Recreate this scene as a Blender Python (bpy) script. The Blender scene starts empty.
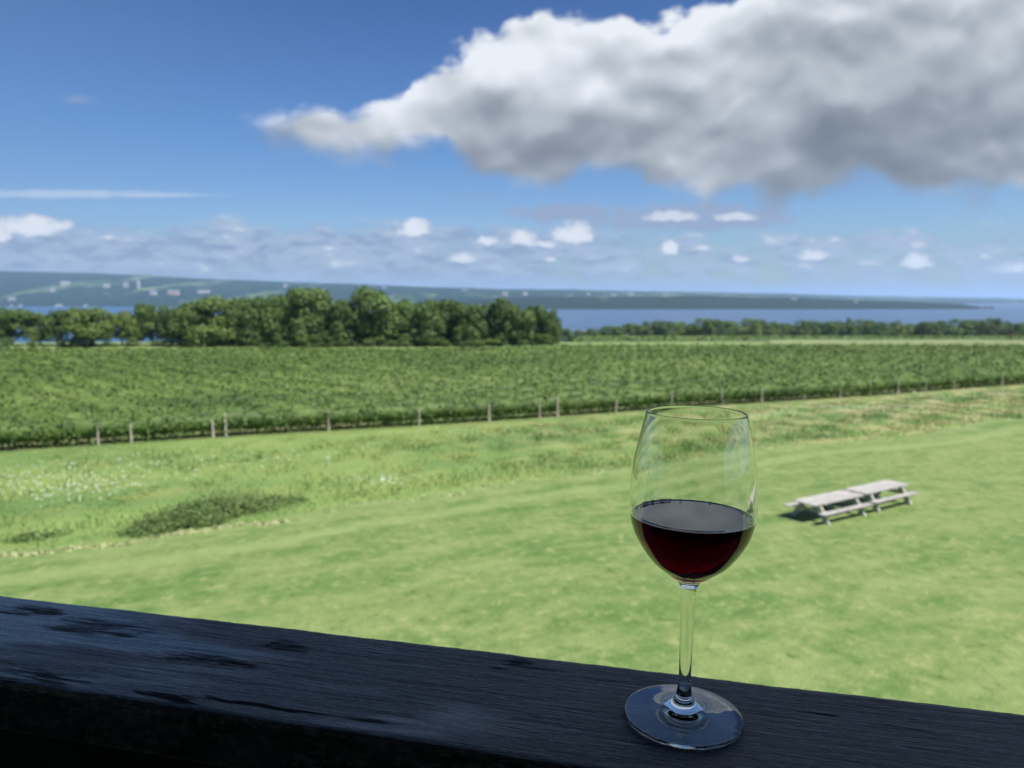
import bpy, math, random
import numpy as np
from mathutils import Vector, Matrix

R = math.radians
rng = np.random.default_rng(7)
random.seed(7)
sc = bpy.context.scene
COL = sc.collection

# ------------------------------------------------------------------ camera
F = 769.0
PITCH = math.atan((384 - 298) / F)
cam = bpy.data.cameras.new('camera')
cam.sensor_width = 34.625
cam.lens = 26.0
cam.clip_start = 0.02
cam.clip_end = 120000
cam.dof.use_dof = True
cam.dof.focus_distance = 0.50
cam.dof.aperture_fstop = 26.0 / 1000 / 0.0025
camo = bpy.data.objects.new('camera', cam)
camo.rotation_euler = (math.pi / 2 - PITCH, 0, 0)
COL.objects.link(camo)
sc.camera = camo
CP, SP = math.cos(PITCH), math.sin(PITCH)


def ray(px, py):
    xr, yr = (px - 512) / F, (384 - py) / F
    return np.array([xr, CP + yr * SP, yr * CP - SP])


def uv(px, py):
    d = ray(px, py)
    return d[0] / d[1], d[2] / d[1]


def smooth(a, b, x):
    t = np.clip((x - a) / (b - a), 0, 1)
    return t * t * (3 - 2 * t)


# ------------------------------------------------------------------ terrain
def ground_z(X, Y):
    X = np.asarray(X, float); Y = np.asarray(Y, float)
    z1 = -8.05 - .025 * np.minimum(Y, 160) - .012 * (np.clip(Y, 160, 225) - 160)
    U = X / np.maximum(Y, 1)
    s = .10 + (.048 - .10) * smooth(.055, .095, U)
    z = z1 - s * np.maximum(Y - 225, 0)
    z = z + 0.10 * np.sin(X * .11 + 1.3) * np.sin(Y * .09) * smooth(12, 30, Y) 
    return np.maximum(z, -57)


def hit_ground(px, py):
    d = ray(px, py)
    t = 5.0
    while t < 3000:
        if d[2] * t < ground_z(d[0] * t, d[1] * t):
            break
        t += .1
    return d[0] * t, d[1] * t


# ------------------------------------------------------------------ mesh helpers
def mesh_np(name, V, Fc, smooth_=False):
    """V (n,3), Fc (m,k) equal-size faces"""
    V = np.asarray(V, np.float32); Fc = np.asarray(Fc, np.int32)
    me = bpy.data.meshes.new(name)
    me.vertices.add(len(V)); me.vertices.foreach_set('co', V.ravel())
    k = Fc.shape[1]
    me.loops.add(Fc.size); me.loops.foreach_set('vertex_index', Fc.ravel())
    me.polygons.add(len(Fc))
    me.polygons.foreach_set('loop_start', np.arange(0, Fc.size, k, dtype=np.int32))
    me.polygons.foreach_set('loop_total', np.full(len(Fc), k, np.int32))
    if smooth_:
        me.polygons.foreach_set('use_smooth', np.ones(len(Fc), bool))
    me.update(calc_edges=True)
    return me


def link(name, me, mat=None, parent=None, loc=None):
    o = bpy.data.objects.new(name, me)
    if mat is not None and me is not None and len(me.materials) == 0:
        me.materials.append(mat)
    COL.objects.link(o)
    if parent is not None: o.parent = parent
    if loc is not None: o.location = loc
    return o


def tag(o, label=None, cat=None, group=None, kind=None):
    if label: o['label'] = label
    if cat: o['category'] = cat
    if group: o['group'] = group
    if kind: o['kind'] = kind
    return o


def empty(name, loc=(0, 0, 0), rz=0):
    o = bpy.data.objects.new(name, None)
    o.empty_display_size = .1
    o.location = loc; o.rotation_euler = (0, 0, rz)
    COL.objects.link(o)
    return o


class MB:
    def __init__(s): s.v = []; s.f = []

    def box(s, c, size, M=None):
        i = len(s.v); h = [x / 2 for x in size]
        for x in (-1, 1):
            for y in (-1, 1):
                for z in (-1, 1):
                    p = Vector((x * h[0], y * h[1], z * h[2]))
                    if M is not None: p = M @ p
                    s.v.append((p.x + c[0], p.y + c[1], p.z + c[2]))
        for q in ((0, 1, 3, 2), (4, 6, 7, 5), (0, 4, 5, 1), (2, 3, 7, 6), (0, 2, 6, 4), (1, 5, 7, 3)):
            s.f.append(tuple(i + k for k in q))

    def beam(s, a, b, w, t):
        a, b = Vector(a), Vector(b)
        d = (b - a); L = d.length
        q = d.to_track_quat('Z', 'Y').to_matrix()
        s.box((a + b) / 2, (w, t, L), q)

    def tube(s, pts, rad, n=8):
        i0 = len(s.v)
        pts = [Vector(p) for p in pts]
        for k, p in enumerate(pts):
            d = (pts[min(k + 1, len(pts) - 1)] - pts[max(k - 1, 0)]).normalized()
            a = d.orthogonal().normalized(); b = d.cross(a)
            for j in range(n):
                t = 2 * math.pi * j / n
                s.v.append(tuple(p + (a * math.cos(t) + b * math.sin(t)) * rad[k]))
        for k in range(len(pts) - 1):
            for j in range(n):
                a0 = i0 + k * n
                s.f.append((a0 + j, a0 + (j + 1) % n, a0 + n + (j + 1) % n, a0 + n + j))
        s.f.append(tuple(i0 + j for j in range(n))[::-1])
        s.f.append(tuple(i0 + (len(pts) - 1) * n + j for j in range(n)))

    def mesh(s, name):
        me = bpy.data.meshes.new(name)
        me.from_pydata(s.v, [], s.f); me.update()
        return me

    def build(s, name, mat, parent=None, bevel=0, smooth_=False):
        o = link(name, s.mesh(name), mat, parent)
        if smooth_:
            for p in o.data.polygons: p.use_smooth = True
        if bevel:
            b = o.modifiers.new('bevel', 'BEVEL'); b.width = bevel; b.segments = 2
        return o


# ------------------------------------------------------------------ node helpers
class NT:
    def __init__(s, tree): s.t = tree; s.n = tree.nodes; s.l = tree.links

    def new(s, typ, **kw):
        n = s.n.new(typ)
        for k, v in kw.items(): setattr(n, k, v)
        return n

    def set(s, sock, v):
        if isinstance(v, bpy.types.NodeSocket): s.l.new(v, sock)
        elif v is not None: sock.default_value = v

    def m(s, op, a, b=None, c=None, clamp=False):
        n = s.new('ShaderNodeMath', operation=op, use_clamp=clamp)
        s.set(n.inputs[0], a)
        if b is not None: s.set(n.inputs[1], b)
        if c is not None: s.set(n.inputs[2], c)
        return n.outputs[0]

    def mr(s, v, a, b, c=0., d=1., kind='SMOOTHSTEP'):
        n = s.new('ShaderNodeMapRange', interpolation_type=kind)
        s.set(n.inputs['Value'], v)
        for k, x in zip(('From Min', 'From Max', 'To Min', 'To Max'), (a, b, c, d)): s.set(n.inputs[k], x)
        return n.outputs[0]

    def vec(s, x, y, z=0.):
        n = s.new('ShaderNodeCombineXYZ')
        for i, q in enumerate((x, y, z)): s.set(n.inputs[i], q)
        return n.outputs[0]

    def vmul(s, v, k):
        n = s.new('ShaderNodeVectorMath', operation='MULTIPLY')
        s.set(n.inputs[0], v); n.inputs[1].default_value = k
        return n.outputs[0]

    def vadd(s, v, k):
        n = s.new('ShaderNodeVectorMath', operation='ADD')
        s.set(n.inputs[0], v); s.set(n.inputs[1], k)
        return n.outputs[0]

    def noise(s, v, scale=1., detail=4., rough=.55, dist=0.):
        n = s.new('ShaderNodeTexNoise')
        s.set(n.inputs['Vector'], v)
        n.inputs['Scale'].default_value = scale
        n.inputs['Detail'].default_value = detail
        n.inputs['Roughness'].default_value = rough
        n.inputs['Distortion'].default_value = dist
        return n.outputs['Fac']

    def mix(s, f, a, b):
        n = s.new('ShaderNodeMix', data_type='RGBA')
        s.set(n.inputs[0], f)
        for k, q in ((6, a), (7, b)):
            if isinstance(q, bpy.types.NodeSocket): s.l.new(q, n.inputs[k])
            else: n.inputs[k].default_value = (*q, 1)
        return n.outputs[2]

    def bump(s, h, strength, dist):
        n = s.new('ShaderNodeBump')
        n.inputs['Strength'].default_value = strength
        n.inputs['Distance'].default_value = dist
        s.l.new(h, n.inputs['Height'])
        return n.outputs[0]


def newmat(name):
    mt = bpy.data.materials.new(name); mt.use_nodes = True
    t = NT(mt.node_tree); t.n.clear()
    out = t.new('ShaderNodeOutputMaterial')
    p = t.new('ShaderNodeBsdfPrincipled')
    t.l.new(p.outputs[0], out.inputs[0])
    return mt, t, p, out


def pos(t):
    return t.new('ShaderNodeNewGeometry').outputs['Position']


def ocoord(t):
    return t.new('ShaderNodeTexCoord').outputs['Object']


def lin(*c):
    return tuple(((x / 255) / 12.92 if x / 255 <= .04045 else ((x / 255 + .055) / 1.055) ** 2.4) for x in c)


def leaf_mat(name, dark, mid, light, scale, transl=.25, big=.08):
    mt, t, p, out = newmat(name)
    P = pos(t)
    a = t.noise(P, scale, 3, .6)
    b = t.noise(P, big, 2, .5)
    oi = t.new('ShaderNodeObjectInfo').outputs['Random']
    f = t.m('ADD', t.m('MULTIPLY', a, .75), t.m('MULTIPLY', b, .4))
    f = t.m('ADD', f, t.m('MULTIPLY', oi, .16))
    c = t.mix(t.mr(f, .42, .66), dark, mid)
    c = t.mix(t.mr(f, .64, .86), c, light)
    t.l.new(c, p.inputs['Base Color'])
    p.inputs['Roughness'].default_value = .6
    p.inputs['Specular IOR Level'].default_value = .3
    tr = t.new('ShaderNodeBsdfTranslucent'); t.l.new(c, tr.inputs[0])
    mx = t.new('ShaderNodeMixShader'); mx.inputs[0].default_value = transl
    t.l.new(p.outputs[0], mx.inputs[1]); t.l.new(tr.outputs[0], mx.inputs[2])
    t.l.new(mx.outputs[0], out.inputs[0])
    return mt


# ------------------------------------------------------------------ materials
def lawn_mat():
    mt, t, p, _ = newmat('mown_grass')
    P = pos(t)
    # mowing passes run along the meadow edge
    rot = t.new('ShaderNodeMapping'); rot.inputs['Rotation'].default_value = (0, 0, R(-27))
    t.l.new(P, rot.inputs[0]); Q = rot.outputs[0]
    big = t.noise(t.vmul(Q, (.035, .12, 1)), 1, 3, .55)
    midn = t.noise(t.vmul(Q, (.45, .85, 1)), 1, 5, .72)
    fin = t.noise(t.vmul(P, (1, .8, 1)), 2.4, 5, .78)
    fin2 = t.noise(P, 14, 3, .7)
    c = t.mix(t.mr(big, .34, .68), (.082, .148, .038), (.118, .176, .052))
    c = t.mix(t.m('MULTIPLY', t.mr(midn, .38, .68), .75), c, (.180, .222, .082))
    c = t.mix(t.m('MULTIPLY', t.mr(midn, .47, .28), .55), c, (.072, .138, .036))
    c = t.mix(t.mr(fin, .45, .30), c, (.050, .096, .024))
    c = t.mix(t.m('MULTIPLY', t.mr(fin, .50, .68), .75), c, (.235, .265, .110))
    c = t.mix(t.m('MULTIPLY', t.mr(fin2, .42, .25), .7), c, (.036, .075, .018))
    at = t.new('ShaderNodeAttribute'); at.attribute_name = 'edge_distance'; e_ = at.outputs['Fac']
    wob = t.m('ADD', e_, t.m('MULTIPLY', t.noise(t.vmul(P, (.05, .05, 0)), 1, 2), 3.))
    bandn = t.m('MULTIPLY', t.m('ADD', t.m('SINE', t.m('MULTIPLY', wob, 2.9)), 1.), .5)
    c = t.mix(t.m('MULTIPLY', bandn, t.m('MULTIPLY', t.mr(midn, .3, .6), .28)), c, (.19, .245, .095))
    c = t.mix(t.m('MULTIPLY', t.mr(t.m('ABSOLUTE', t.m('SUBTRACT', wob, 4.6)), 1.1, 0.), .45), c, (.215, .275, .105))
    c = t.mix(t.m('MULTIPLY', t.mr(e_, 1.6, 0.), .5), c, (.18, .24, .09))
    t.l.new(c, p.inputs['Base Color'])
    p.inputs['Roughness'].default_value = .85
    p.inputs['Specular IOR Level'].default_value = .15
    h = t.m('ADD', fin2, t.m('MULTIPLY', fin, 1.5))
    t.l.new(t.bump(h, .8, .06), p.inputs['Normal'])
    return mt


def meadow_mat(name='rough_meadow', amt=1.):
    mt, t, p, out = newmat(name)
    P = pos(t)
    rot = t.new('ShaderNodeMapping'); rot.inputs['Rotation'].default_value = (0, 0, R(-27))
    t.l.new(P, rot.inputs[0]); Q = rot.outputs[0]
    sep = t.new('ShaderNodeSeparateXYZ'); t.l.new(Q, sep.inputs[0])
    big = t.noise(t.vmul(Q, (.06, .16, 1)), 1, 3, .6)
    midn = t.noise(t.vmul(Q, (.35, .6, 1)), 1, 4, .65)
    fin = t.noise(P, 4, 4, .7)
    c = t.mix(t.mr(big, .38, .62), (.135, .225, .070), (.205, .300, .090))
    c = t.mix(t.m('MULTIPLY', t.mr(midn, .45, .7), .7), c, (.27, .31, .10))
    # dry seed heads, more of them towards the right hand end of the field
    dry = t.m('MULTIPLY', t.mr(sep.outputs[0], 5, 75), t.mr(midn, .42, .60))
    c = t.mix(t.m('MULTIPLY', dry, .75), c, (.42, .38, .21))
    dry2 = t.m('MULTIPLY', t.mr(big, .52, .70), t.mr(fin, .5, .62))
    c = t.mix(t.m('MULTIPLY', dry2, .35), c, (.38, .35, .17))
    c = t.mix(t.m('MULTIPLY', t.mr(fin, .45, .28), .8), c, (.07, .13, .03))
    t.l.new(c, p.inputs['Base Color'])
    p.inputs['Roughness'].default_value = .8
    p.inputs['Specular IOR Level'].default_value = .15
    tr = t.new('ShaderNodeBsdfTranslucent'); t.l.new(c, tr.inputs[0])
    mx = t.new('ShaderNodeMixShader'); mx.inputs[0].default_value = .3 * amt
    t.l.new(p.outputs[0], mx.inputs[1]); t.l.new(tr.outputs[0], mx.inputs[2])
    t.l.new(mx.outputs[0], out.inputs[0])
    return mt


def simple(name, col, rough=.7, nscale=None, var=.25, bump=0., stretch=(1, 1, 1), col2=None, spec=.4):
    mt, t, p, _ = newmat(name)
    p.inputs['Roughness'].default_value = rough
    p.inputs['Specular IOR Level'].default_value = spec
    if nscale:
        n = t.noise(t.vmul(ocoord(t), stretch), nscale, 4, .6)
        c2 = col2 or tuple(x * (1 - var) for x in col)
        t.l.new(t.mix(t.mr(n, .35, .65), c2, col), p.inputs['Base Color'])
        if bump: t.l.new(t.bump(n, .7, bump), p.inputs['Normal'])
    else:
        p.inputs['Base Color'].default_value = (*col, 1)
    return mt


M_lawn = lawn_mat()
M_meadow = meadow_mat()
M_vine = leaf_mat('vine_leaves', (.042, .080, .018), (.088, .150, .032), (.145, .212, .056), 1.0, .28, .05)
M_tree = leaf_mat('tree_leaves', (.040, .075, .022), (.076, .134, .034), (.120, .188, .050), .55, .2, .05)
M_tree_pale = leaf_mat('pale_tree_leaves', (.055, .095, .024), (.106, .168, .040), (.165, .228, .060), .6, .25, .05)
M_weed = leaf_mat('weed_leaves', (.055, .105, .03), (.10, .17, .05), (.18, .24, .08), 1.6, .2, .3)
M_rust = leaf_mat('rust_leaves', (.06, .02, .012), (.10, .035, .018), (.14, .06, .03), 1.5, .2, .1)
M_bark = simple('bark', (.11, .085, .065), .9, 3, .5, .02, (1, 1, .3))
M_post = simple('post_wood', (.46, .42, .34), .85, 8, .3, .004, (1, 1, .2))
M_table = simple('weathered_wood', (.36, .345, .33), .8, 14, .35, .002, (.12, 1, 1))
M_leg = simple('pale_leg_wood', (.44, .42, .37), .8, 9, .3, .002, (1, 1, .3))
M_soil = simple('vineyard_floor', (.14, .125, .065), .95, .25, .4, 0, (1, 1, 1), (.085, .14, .035))
M_white = simple('white_siding', (.36, .36, .36), .7, .05, .1)
M_pink = simple('pink_brick', (.42, .30, .28), .8, .05, .15)
M_greyroof = simple('grey_roofing', (.25, .25, .27), .8, .05, .2)
M_flower = simple('flower_white', (.75, .76, .70), .7)


def water_mat():
    mt, t, p, _ = newmat('lake_water')
    P = pos(t)
    p.inputs['Base Color'].default_value = (.006, .030, .085, 1)
    p.inputs['Roughness'].default_value = .28
    p.inputs['IOR'].default_value = 1.33
    n = t.noise(t.vmul(P, (.02, .006, 1)), 1, 4, .6)
    t.l.new(t.mix(t.mr(n, .35, .65), (.010, .040, .110), (.022, .066, .155)), p.inputs['Base Color'])
    w = t.noise(t.vmul(P, (.5, .5, 1)), 1, 4, .7)
    t.l.new(t.bump(w, .6, .35), p.inputs['Normal'])
    return mt


def hill_mat(name, forest, forest2, fields):
    mt, t, p, _ = newmat(name)
    P = pos(t)
    n = t.noise(t.vmul(P, (1 / 420, 1 / 1500, 0)), 1, 3, .5)
    n2 = t.noise(t.vadd(t.vmul(P, (1 / 160, 1 / 500, 0)), (31.7, 5, 0)), 1, 4, .65)
    f = t.noise(P, .02, 4, .7)
    c = t.mix(t.mr(f, .35, .65), forest, forest2)
    c = t.mix(t.m('MULTIPLY', t.m('MULTIPLY', t.mr(n, .55, .60), t.mr(n2, .44, .50)), min(1., fields + (0 if fields > .5 else -.12))), c, (.070, .105, .05))
    c = t.mix(t.m('MULTIPLY', t.m('MULTIPLY', t.mr(n2, .60, .64), t.mr(n, .5, .55)), fields), c, (.22, .23, .14))
    t.l.new(c, p.inputs['Base Color'])
    p.inputs['Roughness'].default_value = 1
    p.inputs['Specular IOR Level'].default_value = 0
    t.l.new(t.bump(f, 1, 14), p.inputs['Normal'])
    return mt


M_water = water_mat()
M_hill = hill_mat('distant_hillside', (.008, .022, .020), (.022, .044, .028), 1.)
M_prom = hill_mat('cloud_shaded_wooded_shore', (.012, .022, .018), (.020, .032, .022), .12)  # dark forest colour stands in for cloud shadow on the headland

# ------------------------------------------------------------------ ground, lake, hills
def grid_mesh(name, xs_fn, ys, n):
    V = []
    for y in ys:
        x = xs_fn(y)
        V.append(np.stack([x, np.full(n, y), ground_z(x, np.full(n, y))], 1))
    V = np.concatenate(V); m = len(ys)
    i = np.arange(m - 1)[:, None] * n + np.arange(n - 1)[None, :]
    Fc = np.stack([i, i + 1, i + n + 1, i + n], -1).reshape(-1, 4)
    return mesh_np(name, V, Fc, True)


ys = np.concatenate([np.linspace(-60, 10, 12), np.linspace(12, 110, 99), np.linspace(114, 330, 60), np.linspace(340, 1700, 60)])
g = grid_mesh('ground', lambda y: np.linspace(-1, 1, 161) * (120 + 1.6 * abs(y)), ys, 161)
ground = tag(link('ground', g, M_lawn), kind='structure')

# lake: one sheet reaching the horizon
V = []
ds = np.geomspace(300, 70000, 60); aa = np.linspace(-math.pi * .49, math.pi * .49, 90)
for d in ds:
    for a in aa: V.append((math.sin(a) * d, math.cos(a) * d, -50))
i = np.arange(59)[:, None] * 90 + np.arange(89)[None, :]
lake = link('water', mesh_np('water', V, np.stack([i, i + 1, i + 91, i + 90], -1).reshape(-1, 4)[:, ::-1]), M_water)
tag(lake, kind='structure')
for p_ in lake.data.polygons:
    if p_.normal.z < 0:
        lake.data.flip_normals()
    break


def noise1(x, seed, base):
    r = np.random.default_rng(seed)
    out = np.zeros_like(np.asarray(x, float))
    for k in range(6):
        out += np.sin(np.asarray(x) * base * 2 ** k + r.uniform(0, 7)) / 1.7 ** k
    return out


CREST = [(-300, 262), (0, 271), (100, 273.5), (200, 278.5), (300, 282.5), (400, 286), (500, 289), (600, 290.5), (700, 292), (800, 294.3), (900, 296.6), (1000, 298.4), (1100, 299.2), (1400, 300)]
SHORE = [(-300, 304.5), (0, 306), (250, 307.5), (500, 308.5), (700, 307), (900, 304), (1100, 302.5), (1400, 302)]


def hill_params(px):
    yc = np.interp(px, *zip(*CREST)) + .22 * noise1(px, 3, .03)
    yS = np.interp(px, *zip(*SHORE)) + .15 * noise1(px, 5, .05)
    D0 = 50 * F / (yS - 298)
    D1 = D0 + np.interp(px, [0, 500, 1000], [3600, 4200, 7000])
    return D0, D1, (298 - yc) / F * D1


def hill_z(px, D):
    D0, D1, zc = hill_params(px)
    t = np.clip((D - D0) / (D1 - D0), 0, 1)
    prof = .62 * t + .38 * smooth(0, 1, t)
    return -50.5 + (zc + 50.5) * prof


PX = np.linspace(-330, 1420, 300)
V = []
NT_ = 26
for j in range(NT_):
    t = j / (NT_ - 3)
    for px in PX:
        D0, D1, zc = hill_params(px)
        if j >= NT_ - 2:
            D = D1 + (j - NT_ + 3) * 1500; z = zc - (j - NT_ + 3) * 60
        else:
            D = D0 + (D1 - D0) * t
            z = hill_z(px, D) + (6 * math.sin(px * .35 + j * 2.1) * math.sin(j * 1.3 + px * .05) if 0 < j < NT_ - 3 else 0)
        V.append(((px - 512) / F * D, D, z))
n = len(PX)
i = np.arange(NT_ - 1)[:, None] * n + np.arange(n - 1)[None, :]
tag(link('hills', mesh_np('hills', V, np.stack([i, i + 1, i + n + 1, i + n], -1).reshape(-1, 4), True), M_hill), kind='structure')

# wooded promontory, cloud shadow put into its dark colour
PC = [(430, 306), (480, 299), (540, 297), (600, 297.5), (700, 296), (740, 297), (800, 298.2), (860, 300), (920, 302), (960, 304), (985, 307.5), (992, 309)]
V = []
PXp = np.linspace(430, 992, 200)
for j in range(9):
    t = j / 6
    for px in PXp:
        D0 = 50 * F / (np.interp(px, [430, 560, 992], [308.5, 309.3, 309.2]) - 298)
        yc = np.interp(px, *zip(*PC)) + .12 * noise1(px, 11, .06)
        D1 = D0 + 900
        zc = max((298 - yc) / F * D1, -49)
        if j <= 6:
            D = D0 + 900 * t; z = -50.3 + (zc + 50.3) * (1 - (1 - t) ** 2.2)
            if 0 < j: z += 1.2 * math.sin(px * .9 + j * 1.7)
        else:
            D = D1 + (j - 6) * 500; z = zc - (j - 6) * 60 - 2
        V.append(((px - 512) / F * D, D, z))
n = len(PXp)
i = np.arange(8)[:, None] * n + np.arange(n - 1)[None, :]
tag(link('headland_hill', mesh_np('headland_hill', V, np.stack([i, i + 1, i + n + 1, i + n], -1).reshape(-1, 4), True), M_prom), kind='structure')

# ------------------------------------------------------------------ far buildings
FAR = [  # px, py base, width px, height px, kind, label
    (69, 285, 12, 3.6, 'w', 'long white farm building highest on the left hillside'),
    (56, 291.5, 6, 3.4, 'w', 'small white farmhouse in a green field below the long farm building'),
    (110, 287.3, 8, 3, 'w', 'low white building left of the tall white tower block across the lake'),
    (129, 287.3, 6, 5, 'w', 'square white building just left of the tower block across the lake'),
    (141.6, 288.4, 4.2, 8.6, 't', 'tall narrow white tower block on the far hillside'),
    (156, 294.5, 9, 3.6, 'w', 'wide white building below and right of the tower block'),
    (176, 294.5, 15, 4.4, 'p', 'long pinkish brick building on the far hillside'),
    (206, 293, 17, 2.4, 'w', 'long low pale building right of the pinkish one across the lake'),
    (15, 300.5, 8, 3, 'w', 'white building low on the hillside at the left edge of the view'),
    (61, 307.6, 9, 2.6, 'w', 'white lakeside house on the far shore below the farmhouse'),
    (88, 307.6, 5, 2.8, 'w', 'cream lakeside house right of the white one on the far shore'),
    (14, 307, 4, 2.2, 'w', 'tiny lakeside cottage nearest the left edge of the view'),
    (23, 307, 4, 2.2, 'w', 'tiny lakeside cottage second from the left edge of the view'),
    (287, 286.8, 6, 1.8, 'w', 'tiny white building on the ridge above the bright rounded trees'),
    (385, 288.5, 6, 1.6, 'w', 'tiny white building on the ridge above the tallest tree'),
    (465, 291.2, 8, 1.8, 'w', 'low white building on the ridge above the dark wood'),
    (505, 295, 8, 2.6, 'p', 'pale pink building on the ridge above the end of the dark wood'),
    (525, 295, 7, 2.6, 'w', 'white building on the ridge right of the pale pink one'),
    (588, 295, 5, 2.4, 'w', 'small white building on the far ridge left of the wine glass'),
    (613, 296, 8, 1.6, 'w', 'low pale building on the far ridge between two brighter white ones'),
    (630, 295.6, 9, 2.4, 'w', 'bright white building on the far ridge above the left side of the wine glass'),
    (664, 296.2, 9, 2.2, 'w', 'white building on the far ridge above the glass rim'),
    (792, 300, 7, 1.2, 'w', 'pale barn on the dark far shore right of the wine glass'),
    (854, 303, 5, 1.2, 'w', 'pale cottage on the dark far shore towards the headland tip'),
    (980, 309.2, 4, 1.4, 'w', 'tiny white boathouse at the tip of the far headland'),
]


def hit_hill(px, py):
    slope = (298 - py) / F
    if py > 298 and 700 < px < 985 and py < 308.5:     # on the promontory
        D0 = 50 * F / 11.2
        for k in range(60):
            t = k / 60; D = D0 + 900 * t
            yc = np.interp(px, *zip(*PC)); zc = (298 - yc) / F * (D0 + 900)
            if -50.3 + (zc + 50.3) * (1 - (1 - t) ** 2.2) > slope * D: break
        return D
    if px > 970: return 50 * F / 11.2 + 30
    D0, D1, zc = hill_params(px)
    for D in np.linspace(D0, D1, 300):
        if hill_z(px, D) > slope * D: return D
    return D1


for (px, py, w, h, k, lab) in FAR:
    D = hit_hill(px, py) - 25
    u = (px - 512) / F
    W = w * D / F * .85; H = h * D / F * .85
    z = (298 - py) / F * D - .2 * H
    e = empty('distant_tower' if k == 't' else 'distant_building', (u * D, D, z), -math.atan(u) * .8 + random.uniform(-.2, .2))
    tag(e, lab, 'tower' if k == 't' else 'building', 'buildings across the lake')
    dp = min(W * .8, 30)
    b = MB(); W *= .8; b.box((0, 0, H * .6), (W, dp, H * 1.2)); b.build('wall', M_pink if k == 'p' else M_white, e)
    r = MB()
    if k == 't':
        r.box((0, 0, H * 1.2 + 2.01), (W * 1.04, dp * 1.04, 4)); r.box((0, 0, H * 1.2 + 7), (W * .4, dp * .4, 5.98))
    else:
        z0 = H * 1.2 + .02; z1 = z0 + min(dp, W) * .16; a = W / 2 + .8; c = dp / 2 + .8
        r.v = [(-a, -c, z0), (a, -c, z0), (a, c, z0), (-a, c, z0), (-a, 0, z1), (a, 0, z1)]
        r.f = [(0, 1, 5, 4), (2, 3, 4, 5), (0, 4, 3), (1, 2, 5), (0, 3, 2, 1)]
    r.build('roof', M_white if k == 't' else M_greyroof, e)
    nw = max(2, int(w / 2))
    for q in range(nw):
        wb = MB(); wb.box(((q + .5) / nw * W - W / 2, -dp / 2 - .1, H * .7), (W / nw * .35, .3, H * .28)); wb.build('window', M_greyroof, e)


# ------------------------------------------------------------------ foliage generators
def rand_dirs(n):
    v = rng.normal(size=(n, 3)); return v / np.linalg.norm(v, axis=1)[:, None]


def quads(centers, normals, size, jitter=.35):
    n = len(centers)
    nn = normals + rng.normal(size=(n, 3)) * jitter
    nn /= np.linalg.norm(nn, axis=1)[:, None] + 1e-9
    a = np.cross(nn, rand_dirs(n)); a /= np.linalg.norm(a, axis=1)[:, None] + 1e-9
    b = np.cross(nn, a)
    s = (size * rng.uniform(.55, 1.35, n))[:, None]
    el = rng.uniform(.5, 1., n)[:, None]
    A = a * s; B = b * s * el
    fold = nn * s * .25
    V = np.stack([centers - A, centers - B * .8 + fold, centers + A, centers + B + fold * .3], 1).reshape(-1, 3)
    return V


def leaves_mesh(name, C, N, size, jitter):
    V = quads(C, N, size, jitter)
    Fc = np.arange(len(V)).reshape(-1, 4)
    return mesh_np(name, V, Fc)


def tree_meshes(kind, seed, nl=38, nleaf=8000):
    """unit tree: height 1, crown radius about .5"""
    global rng
    r = np.random.default_rng(seed); save = rng; rng = r
    low = {'full': .03, 'tall': .22, 'bush': .0}[kind]
    lob = []
    for k in range(nl):
        t = r.uniform(0, 1)
        zc = low + .05 + (1 - low - .16) * t
        h = (zc - low) / (1 - low)
        env = .50 * (math.sin(math.pi * min(1, max(.12, h)) ** (.85)) ** (.55 if kind == 'tall' else .32)) * (1 if kind != 'tall' else .95)
        a = r.uniform(0, 2 * math.pi); q = env * r.uniform(.30, .84)
        R_ = r.uniform(.12, .20)
        lob.append((q * math.cos(a), q * math.sin(a), zc, R_))
    lob.append((r.uniform(-.08, .08), r.uniform(-.08, .08), .90, .12))
    lob = np.array(lob)
    w = lob[:, 3] ** 2; w /= w.sum()
    idx = r.choice(len(lob), nleaf, p=w)
    d = rand_dirs(nleaf)
    d[:, 2] = np.where(d[:, 2] < -.5, -d[:, 2], d[:, 2])
    rad = lob[idx, 3] * r.uniform(.72, 1.12, nleaf)
    C = lob[idx, :3] + d * rad[:, None]
    # a few stray sprays outside
    C += r.normal(size=C.shape) * .008
    C[:, 2] = np.maximum(C[:, 2], .01)
    crown = leaves_mesh('crown', C, d, .027, .5)
    mb = MB()
    top = .8
    mb.tube([(0, 0, -.03), (.004, 0, .12), (.01, .008, .35), (0, .01, .6), (.01, 0, top)], [.030, .022, .018, .012, .004], 8)
    for k in range(9):
        L = lob[r.integers(0, len(lob) - 1)]
        z0 = max(.12, L[2] - .22)
        mb.tube([(.005, .005, z0), (L[0] * .5, L[1] * .5, z0 + (L[2] - z0) * .45), (L[0], L[1], L[2])], [.011, .008, .003], 6)
    trunk = mb.mesh('trunk')
    rng = save
    return crown, trunk


def scaled_mats(me, mat):
    me.materials.append(mat); return me


FULL = [tree_meshes('full', 100 + k) for k in range(6)]
TALL = [tree_meshes('tall', 200 + k, 28, 5600) for k in range(4)]
SMALL = [tree_meshes('full', 300 + k, 24, 3200) for k in range(6)]
VAR = {}


def crown_variant(key, me, mat):
    k = (key, mat.name)
    if k not in VAR:
        m2 = me.copy(); m2.materials.append(mat); VAR[k] = m2
    return VAR[k]


def place_tree(X, Y, W, H, src, key, mat, label, cat, group, sink=.5):
    e = empty('tree', (X, Y, float(ground_z(X, Y)) - sink), random.uniform(0, 6.28))
    tag(e, label, cat, group)
    c = link('crown', crown_variant(key, src[0], mat), None, e); c.scale = (W, W, H)
    tr = link('trunk', crown_variant(key + 't', src[1], M_bark), None, e); tr.scale = (min(W, H), min(W, H), H)
    return e


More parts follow.
